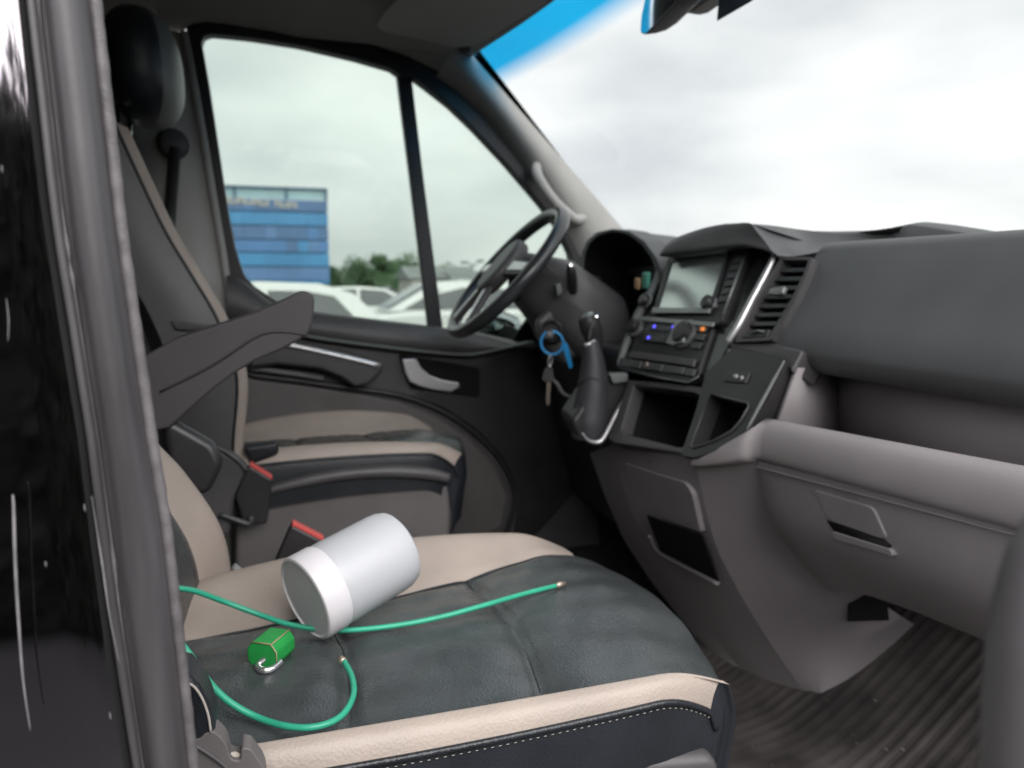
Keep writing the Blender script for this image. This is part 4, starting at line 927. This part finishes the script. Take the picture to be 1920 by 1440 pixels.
tube('shackle', [AZ(507, 1226, 1.127), AZ(495, 1236, 1.122), AZ(485, 1246, 1.118), AZ(484, 1252, 1.117), AZ(494, 1257, 1.117), AZ(509, 1254, 1.117), AZ(520, 1246, 1.118), AZ(526, 1240, 1.119)], .0034, M['steel'], pk, seg=12, smooth_n=6)
settle(pk, pc-V((0, 0, .014)))

# ================================================================== ROOF AREA
rm = thing('rear_view_mirror', 'interior rear view mirror in grey housing at the top of the windscreen', 'mirror')
ma = AY(1198, 66, .60); me_ = V((.985, -.17, 0)).normalized(); mn = V((-.17, -.985, 0)).normalized(); mu_ = (V((0, 0, 1))+mn*-.10).normalized()
mo = [(.0, .018), (-.012, .004), (-.04, -.003), (-.20, -.002), (-.235, .012), (-.24, .045), (-.225, .072), (-.04, .078), (-.010, .070), (.002, .05)]
ma = AY(1201, 67, .665); base = ma+me_*.232-V((0, 0, .006))
of = [base+me_*a+mu_*b_ for a, b_ in mo]
ctr = sum(of, V())/len(of)
rows = [resample(of, 40, True)]
for q, sc_ in ((.004, 1.0), (.016, .97), (.032, .88), (.044, .70), (.050, .4)):
    rows.append([p.lerp(ctr, 1-sc_)-mn*q for p in rows[0]])
rows = [r_+[r_[0]] for r_ in rows]
grid('mirror_housing', rows, M['doorlow'], rm)
slab('mirror_glass', [p.lerp(ctr, .03)+mn*.001 for p in resample(of, 40, True)], mn*.001, M['mirror'], rm, bevel=0, smooth=False)
tube('mirror_arm', [ctr-mn*.04, ctr-mn*.08+V((0, .0, .03)), V((.0, .80, 2.05))], .012, M['doorlow'], rm, seg=12, smooth_n=5)
slab('arm_cover', [AY(u, v, .72) for u, v in [(1262, -20), (1264, 14), (1284, 24), (1300, 20), (1336, -6), (1340, -30)]], (-.03, .05, .01), M['pillar'], rm, bevel=.006)
settle(rm, (0, .75, 2.0))
sb = AY(1341, 43, .73)
sx_ = AY(1408, 8, .73).x-sb.x
s0 = slab('sensor_box', [sb, sb+V((sx_, 0, 0)), sb+V((sx_, .006, .09)), sb+V((0, .006, .09))], (0, .035, .03), M['dark'], None, bevel=.005)
tag(s0, 'dark rectangular sensor box hanging from windscreen top beside the mirror', 'sensor box')
vz = 2.112
vo_ = rounded([AZ(u, v, vz-.0) for u, v in [(700, 46), (716, 18), (800, -70), (1060, -70), (1030, -10), (920, 62), (868, 84)]], .05, 6)
sv = thing('sun_visor', "grey sun visor folded up against the headliner on the driver's side", 'sun visor')
slab('visor_panel', vo_, (0, 0, -.012), M['liner'], sv, bevel=.005, seg=3)
lathe('visor_clip', [(.016, 0), (.014, -.012), (.001, -.016)], AZ(872, 88, 2.108), (0, 0, 1), M['dark'], sv, seg=16)
settle(sv, (-.4, .45, 2.11))

# ================================================================== FLOOR
def mz(y): return .704+max(0, y-.84)*.80-(.02 if y > 1.2 else 0)*0
xs_ = np.linspace(-.12, .86, 420); ys_ = list(np.linspace(.10, .82, 30))+list(np.linspace(.84, 1.30, 20)); rows = []
for y in ys_:
    r_ = []
    for x in xs_:
        ph = (x/.023) % 1; rib = .0022*(.7+.3*math.sin(x*31))*max(0, min(1, (abs(ph-.5)-.20)*6))
        kn = max(0, .10-abs(y-.84)); sm = .35*kn*kn*4+.0025*math.sin(x*9+y*7)+.002*math.sin(y*23+x*5)
        r_.append(V((x, y, mz(y)+.004+rib*min(1, max(.12, (y-.72)/.2))+sm)))
    rows.append(r_)
fm = grid('floor_mat', rows, M['mat'], None)
tag(fm, 'muddy ribbed black rubber mat on the passenger footwell floor', 'floor mat')
vs, fs = [], []
rnd = random.Random(5)
for i in range(220):
    x, y = rnd.uniform(.0, .75), rnd.uniform(.35, 1.2); s_ = rnd.choice((.0012, .0018, .0025, .0035)); z = mz(y)+.008; o = len(vs)
    for _ in range(6): vs.append(V((x+rnd.uniform(-s_, s_)*2, y+rnd.uniform(-s_, s_), z+rnd.uniform(0, s_))))
    fs += [(o, o+1, o+2), (o, o+2, o+3), (o, o+3, o+4), (o+1, o+4, o+5), (o+2, o+3, o+5)]
db = poly('debris', vs, fs, M['dirt'], None, smooth=False); db['kind'] = 'stuff'; db['label'] = 'pale crumbs of dried mud scattered over the rubber floor mat'; db['category'] = 'debris'

# unidentified blurred edge beside the lens, made up as a padded post
pd = thing('foreground_edge', 'blurred dark grey rounded edge of unknown origin in the lower right corner', 'car door')
def near(u, v, q): d = ray(u, v); return V(CAM+d*q)
dp_ = [near(u, v, .215) for u, v in [(2050, 900), (2005, 1010), (1978, 1120), (1966, 1250), (1962, 1450), (1962, 1800)]]
tube('edge_pad', dp_+[V((dp_[-1].x, dp_[-1].y, .95)), V((dp_[-1].x, dp_[-1].y, .55))], [.008, .0135, .0155, .0160, .0165, .017], M['dark'], pd, seg=24, smooth_n=6)
settle(pd, V((dp_[-1].x, dp_[-1].y, .55)))

# ================================================================== OUTSIDE
M['facade'] = mat('blue_facade_frame', (.085, .16, .27), .5, var=.1, vscale=.3)
for i, c_ in enumerate([(.11, .25, .52), (.09, .31, .60), (.14, .26, .50), (.11, .21, .41)]): M['pane%d' % i] = mat('blue_glass_pane', c_, .25, spec=.5, var=.1, vscale=.2)
M['paletop'] = mat('pale_glass_screen', (.42, .60, .66), .3, var=.08, vscale=.3)
M['letter'] = mat('pale_sign_letter', (.55, .52, .47), .6, var=.05)
M['white'] = mat('white_car_paint', (.80, .81, .80), .3, coat=.4, var=.02)
M['wall'] = mat('pale_render_wall', (.55, .55, .50), .9, var=.08, vscale=.5)
M['brick'] = mat('red_brick_wall', (.36, .24, .20), .9, var=.15, vscale=.6)
M['roof'] = mat('grey_roof_tiles', (.24, .26, .255), .8, var=.2, vscale=.8)
M['leaf'] = mat('leaf', (.17, .27, .14), .7, col2=(.10, .18, .09), vscale=.5)
M['leafdark'] = mat('dark_leaf', (.012, .016, .010), .8, var=.3, vscale=.5)
M['bark'] = mat('bark', (.06, .045, .035), .9, var=.3, vscale=6)
M['tyre'] = mat('tyre_rubber', (.015, .015, .016), .8, var=.2)
M['metalgrey'] = mat('galvanised_steel', (.32, .33, .34), .5, metal=.5, var=.1)

BXF = -95.0
bt_ = AX(613, 354, BXF); y1 = bt_.y; y0 = AX(330, 354, BXF).y; zt = bt_.z
bd = thing('office_building', 'tall blue glazed office building with pale sign lettering seen through the side window', 'building')
box('building_core', (BXF-9, (y0+y1)/2, zt/2-.8), (17.6, y1-y0-.3, zt-1.6), M['facade'], bd, bevel=0, smooth=False)
def Zp(v): return AX(560, v, BXF).z
fl_z = [Zp(v) for v in (374, 398, 424, 450, 474, 500, 526)]+[1.2]
ncol = 14; cw = (y1-y0)/ncol
tone = [3, 1, 3, 0, 1, 2, 1]
for f in range(7):
    z1_, z0_ = fl_z[f], fl_z[f+1]
    for c_ in range(ncol):
        rnd.seed(f*31+c_); tn = tone[f] if rnd.random() < .75 else rnd.choice((0, 1, 2, 3))
        box('window', (BXF+.06, y0+cw*(c_+.5), (z1_+z0_)/2), (.16, cw*.98, (z1_-z0_)*.90), M['pane%d' % tn], bd, bevel=0, smooth=False)
pz0, pz1 = Zp(376)+.05, zt
box('roof_rail', (BXF, (y0+y1)/2, zt-.08), (.3, y1-y0, .22), M['facade'], bd, bevel=0, smooth=False)
for yy in [y1-.12, AX(537, 370, BXF).y, AX(440, 370, BXF).y, AX(345, 370, BXF).y]:
    box('roof_post', (BXF, yy, (pz0+zt)/2), (.3, .28, zt-pz0), M['facade'], bd, bevel=0, smooth=False)
box('roof_screen', (BXF-.2, (y0+y1)/2, (pz0+zt)/2), (.05, y1-y0-.2, zt-pz0-.2), M['paletop'], bd, bevel=0, smooth=False)
u = 398.0; rnd.seed(3); i = 0
while u < 551:
    w = rnd.choice((6.2, 7.0, 7.8))
    if abs(u-508) < 5: u = 515.5
    ya, yb2 = AX(u, 384, BXF).y, AX(u+w*.80, 384, BXF).y; zc = Zp(383+(u-500)*.045); hh = .78; X_ = BXF+.25
    st_ = (yb2-ya)*.36
    pat = i % 4
    bars = [((ya, zc-hh/2), (ya+st_, zc+hh/2))]
    if pat in (0, 2): bars += [((yb2-st_, zc-hh/2), (yb2, zc+hh/2)), ((ya+st_, zc-.11), (yb2-st_, zc+.11))]
    if pat == 1: bars += [((ya+st_, zc-hh/2), (yb2, zc-hh/2+.24))]
    if pat == 3: bars += [((ya+st_, zc+hh/2-.24), (yb2, zc+hh/2)), ((ya+st_, zc-.12), (yb2-.05, zc+.1))]
    vs, fs = [], []
    for (a, b2), (c2, d2) in bars:
        o = len(vs); vs += [V((X_, a, b2)), V((X_, c2, b2)), V((X_, c2, d2)), V((X_, a, d2)), V((X_-.12, a, b2)), V((X_-.12, c2, b2)), V((X_-.12, c2, d2)), V((X_-.12, a, d2))]
        fs += [(o, o+1, o+2, o+3), (o+4, o+5, o+6, o+7), (o, o+1, o+5, o+4), (o+2, o+3, o+7, o+6), (o+1, o+2, o+6, o+5), (o, o+3, o+7, o+4)]
    poly('sign_letter', vs, fs, M['letter'], bd, smooth=False); u += w; i += 1
settle(bd, (BXF-9, (y0+y1)/2, 0))

def leafmesh(name, blobs, nleaf, size, seed):
    rn = random.Random(seed); vs, fs = [], []
    for i in range(nleaf):
        bx_, by_, bz_, br = rn.choice(blobs)
        d = V((rn.gauss(0, 1), rn.gauss(0, 1), rn.gauss(0, 1))).normalized()*br*rn.random()**.4
        c_ = V((bx_, by_, bz_))+d; n_ = V((rn.gauss(0, 1), rn.gauss(0, 1), rn.gauss(0, 1)+.6)).normalized(); a = n_.orthogonal().normalized(); b_ = n_.cross(a); s_ = size*rn.uniform(.6, 1.4); o = len(vs)
        vs += [c_-a*s_, c_-b_*s_*.55, c_+a*s_, c_+b_*s_*.55]; fs.append((o, o+1, o+2, o+3))
    me = bpy.data.meshes.new(name); me.from_pydata([tuple(v) for v in vs], [], fs); return me
def blobs_for(seed, w, h):
    rn = random.Random(seed); return [(rn.uniform(-w, w)*(1-.4*q), rn.uniform(-w, w)*(1-.4*q), h*(.20+.74*q), w*rn.uniform(.35, .6)) for q in [i/13 for i in range(14)]]
def tree(loc, h, w, label, seed, leaf, group=None):
    t_ = thing('tree', label, 'tree', group); t_.location = loc
    me = leafmesh('crown', blobs_for(seed, w, h), 4200, .30*h/7, seed); finish('crown', me, leaf, t_, smooth=False)
    tube('trunk', [(0, 0, 0), (.1, 0, h*.3), (0, .1, h*.75)], [.22*h/8, .15*h/8, .05], M['bark'], t_, seg=8)
    return t_
TX = -112.0
tl = ['low rounded green tree just right of the blue office building', 'broad green tree left of the pointed treetop beyond the white car', 'taller pointed green tree standing above the tree line beyond the white car', 'broad dark green tree right of the pointed treetop beside the window divider', 'small pale green tree low in front of the others by the window divider', 'distant dark tree just right of the window divider above the pale house']
for i, (u, v, w, dx) in enumerate([(632, 506, 2.2, 0), (672, 494, 3.8, 4), (717, 484, 2.0, 0), (757, 491, 3.6, 5), (735, 520, 2.6, -12), (828, 507, 3.2, 20)]):
    p = AX(u, v, TX-dx); tree((p.x, p.y, 0), p.z, w, tl[i], 10+i, M['leaf'], 'trees on the skyline past the car park')
# dark trees across the yard behind the photographer, mirrored in the black paint
for i, (y, h, w) in enumerate([(-14.5, 5.2, 2.2), (-10.6, 6.9, 2.0), (-6.4, 4.9, 2.6), (-2.0, 5.0, 2.8), (-19.5, 5.0, 3.0)]):
    tree((17.5+(i % 2)*1.5, y, 0), h, w, 'dark leafy tree across the yard, seen only mirrored in the black paint', 40+i, M['leafdark'], 'trees across the yard')

hd = thing('hedge', 'unseen dark hedge added to blacken the reflection in the black door panel', 'hedge')  # out-of-view hedge, added so the gloss pillar panel mirrors black
rn = random.Random(8); vs, fs = [], []
for i in range(14000):
    p_ = V((rn.choice((4.0, 4.02, 4.1, rn.uniform(4.0, 4.8))), rn.uniform(-10, 8), 0)); top_ = 2.30+.10*math.sin(p_.y*2.1)+.07*math.sin(p_.y*5.3+1); p_.z = rn.uniform(0, top_)+abs(rn.gauss(0, .05))
    n_ = V((rn.gauss(-.6, .7), rn.gauss(0, 1), rn.gauss(.2, .8))).normalized(); a = n_.orthogonal().normalized(); b_ = n_.cross(a); s_ = rn.uniform(.04, .08); o = len(vs)
    vs += [p_-a*s_, p_-b_*s_*.6, p_+a*s_, p_+b_*s_*.6]; fs.append((o, o+1, o+2, o+3))
poly('leaves', vs, fs, M['leafdark'], hd, smooth=False)['kind'] = 'stuff'
box('stems', (4.45, -1, 1.08), (.8, 17.8, 2.16), M['leafdark'], hd, bevel=.1)
settle(hd, (4.45, -1, 0))
def house(loc, w, d, h, rh, wm, label):
    hs_ = thing('house', label, 'house'); hs_.location = loc
    box('wall', (0, 0, h/2), (d, w, h), wm, hs_, bevel=0, smooth=False)
    rf = poly('roof', [(-d/2-.3, -w/2-.3, h), (d/2+.3, -w/2-.3, h), (d/2+.3, w/2+.3, h), (-d/2-.3, w/2+.3, h), (0, -w/2-.3, h+rh), (0, w/2+.3, h+rh)], [(0, 1, 4), (2, 3, 5), (1, 2, 5, 4), (3, 0, 4, 5), (0, 1, 2, 3)], M['roof'], hs_, smooth=False)
    for yy in (-w*.28, w*.28):
        for zz in (h*.28, h*.72):
            f = box('window', (d/2+.02, yy, zz), (.08, 1.1, 1.1), M['white'], hs_, bevel=0, smooth=False)
            box('pane', (d/2+.05, yy, zz), (.06, .92, .92), M['carglass'], f, bevel=0, smooth=False)
    return hs_
p = AX(818, 515, -62); house((-62, p.y, 0), 5.2, 6, 1.7, 1.0, M['wall'], 'pale house with grey pitched roof just right of the window divider')
p = AX(876, 520, -60); house((-60, p.y, 0), 3.0, 5, 1.5, .8, M['brick'], 'small reddish house left of the steering wheel spokes')
lm = thing('street_lamp', 'twin headed street lamp on a thin pole beside the steering wheel', 'street lamp')
p = AX(886, 492, -55); lm.location = (-55, p.y, 0)
tube('pole', [(0, 0, 0), (0, 0, p.z-.15)], [.14, .08], M['metalgrey'], lm, seg=8)
for s_, dz in ((-1, 0), (1, .12)):
    tube('arm', [(0, 0, p.z-.3), (0, s_*.3, p.z-.05), (0, s_*.55, p.z+dz)], .05, M['metalgrey'], lm, seg=6)
    box('lamp_head', (0, s_*.62, p.z+dz), (.3, .5, .22), M['metalgrey'], lm, bevel=.05)

def car(loc, flip, label, h=1.47, group=None):
    """parked car seen from its side; local +Y is its front, its side towards the van at local +X"""
    c_ = thing('parked_car', label, 'car', group)
    wb_ = .88
    body = [(-2.1, .42), (-2.12, .75), (-2.02, .98), (-1.0, .99), (.75, .97), (1.55, .88), (2.08, .72), (2.14, .45), (1.7, .32), (-1.7, .32)]
    slab('body', [(wb_, y, z) for y, z in body], (-2*wb_, 0, 0), M['white'], c_, bevel=.09, seg=4)
    r0 = [(-1.92, .965), (-1.55, 1.33), (-1.1, h-.03), (-.3, h), (.25, h-.05), (1.12, .955)]
    vs = [(wb_-.03, y, z) if z < 1.0 else (wb_-.22, y, z) for y, z in r0]+[(-wb_+.03, y, z) if z < 1.0 else (-wb_+.22, y, z) for y, z in r0]
    n = len(r0); fs = [tuple(range(n)), tuple(range(2*n-1, n-1, -1))]+[(i, i+1, n+i+1, n+i) for i in range(n-1)]+[(n-1, 0, n, 2*n-1)]
    poly('cabin', vs, fs, M['white'], c_, bevel=.05, seg=3)
    def gx(z): return wb_-.03-(z-.965)*.19/.5+.006
    for nm, q in (('rear_window', [(-1.55, 1.0), (-1.28, 1.30), (-.9, 1.37), (-.42, 1.38), (-.42, 1.0)]), ('front_window', [(-.34, 1.0), (-.34, 1.38), (.2, 1.34), (.82, 1.0)])):
        slab(nm, [(gx(z), y, z) for y, z in q], (-.01, 0, -.0), M['carglass'], c_, bevel=.01)
    slab('windscreen', [(.62, 1.02, 1.0), (.52, .34, 1.40), (-.52, .34, 1.40), (-.62, 1.02, 1.0)], (0, .035, .035), M['carglass'], c_, bevel=.005)
    for y in (-1.3, 1.32):
        for s_ in (-1, 1):
            wl = lathe('wheel', [(.05, -.1), (.31, -.1), (.33, -.06), (.33, .06), (.31, .1), (.05, .1)], (s_*.80, y, .33), (s_, 0, 0), M['tyre'], c_, seg=24)
            lathe('rim', [(.001, .102), (.2, .105), (.21, .10), (.21, .09)], (s_*.80, y, .33), (s_, 0, 0), M['metalgrey'], wl, seg=18)
    for s_ in (-1, 1): box('headlight', (s_*.66, 2.02, .70), (.34, .14, .14), M['carglass'], c_, bevel=.03)
    c_.location = loc; c_.rotation_euler = (0, 0, math.pi if flip else 0); return c_
def place_car(tip, x, zt_, which, label, flip, h):
    pass
q = AX(668, 589, -9.3)
car((-10.2, q.y-1.55, 0), True, 'white parked car nearest the blue building, roof level with the window sill', 1.50, 'white cars parked beside the van') if False else None
c1 = car((0, 0, 0), True, 'white parked car whose dark side window shows left of the window divider', 1.50, 'white cars parked alongside')
c1.rotation_euler = (0, 0, math.pi); c1.scale = (-1, 1, 1)
c1.location = (-10.2, q.y-1.55, q.z-1.06)
q2 = AX(757, 581, -12.0)
c2_ = car((0, 0, 0), True, 'second white parked car whose window tip shows at the window divider', 1.50, 'white cars parked alongside')
c2_.rotation_euler = (0, 0, math.pi); c2_.scale = (-1, 1, 1)
c2_.location = (-12.9, q2.y+.82, q2.z-1.0)

q3 = AX(705, 540, -16.5)
c3_ = car((-17.4, q3.y, -.06), False, 'white parked car half hidden in the gap between the two nearer white cars', 1.44, 'white cars parked alongside')
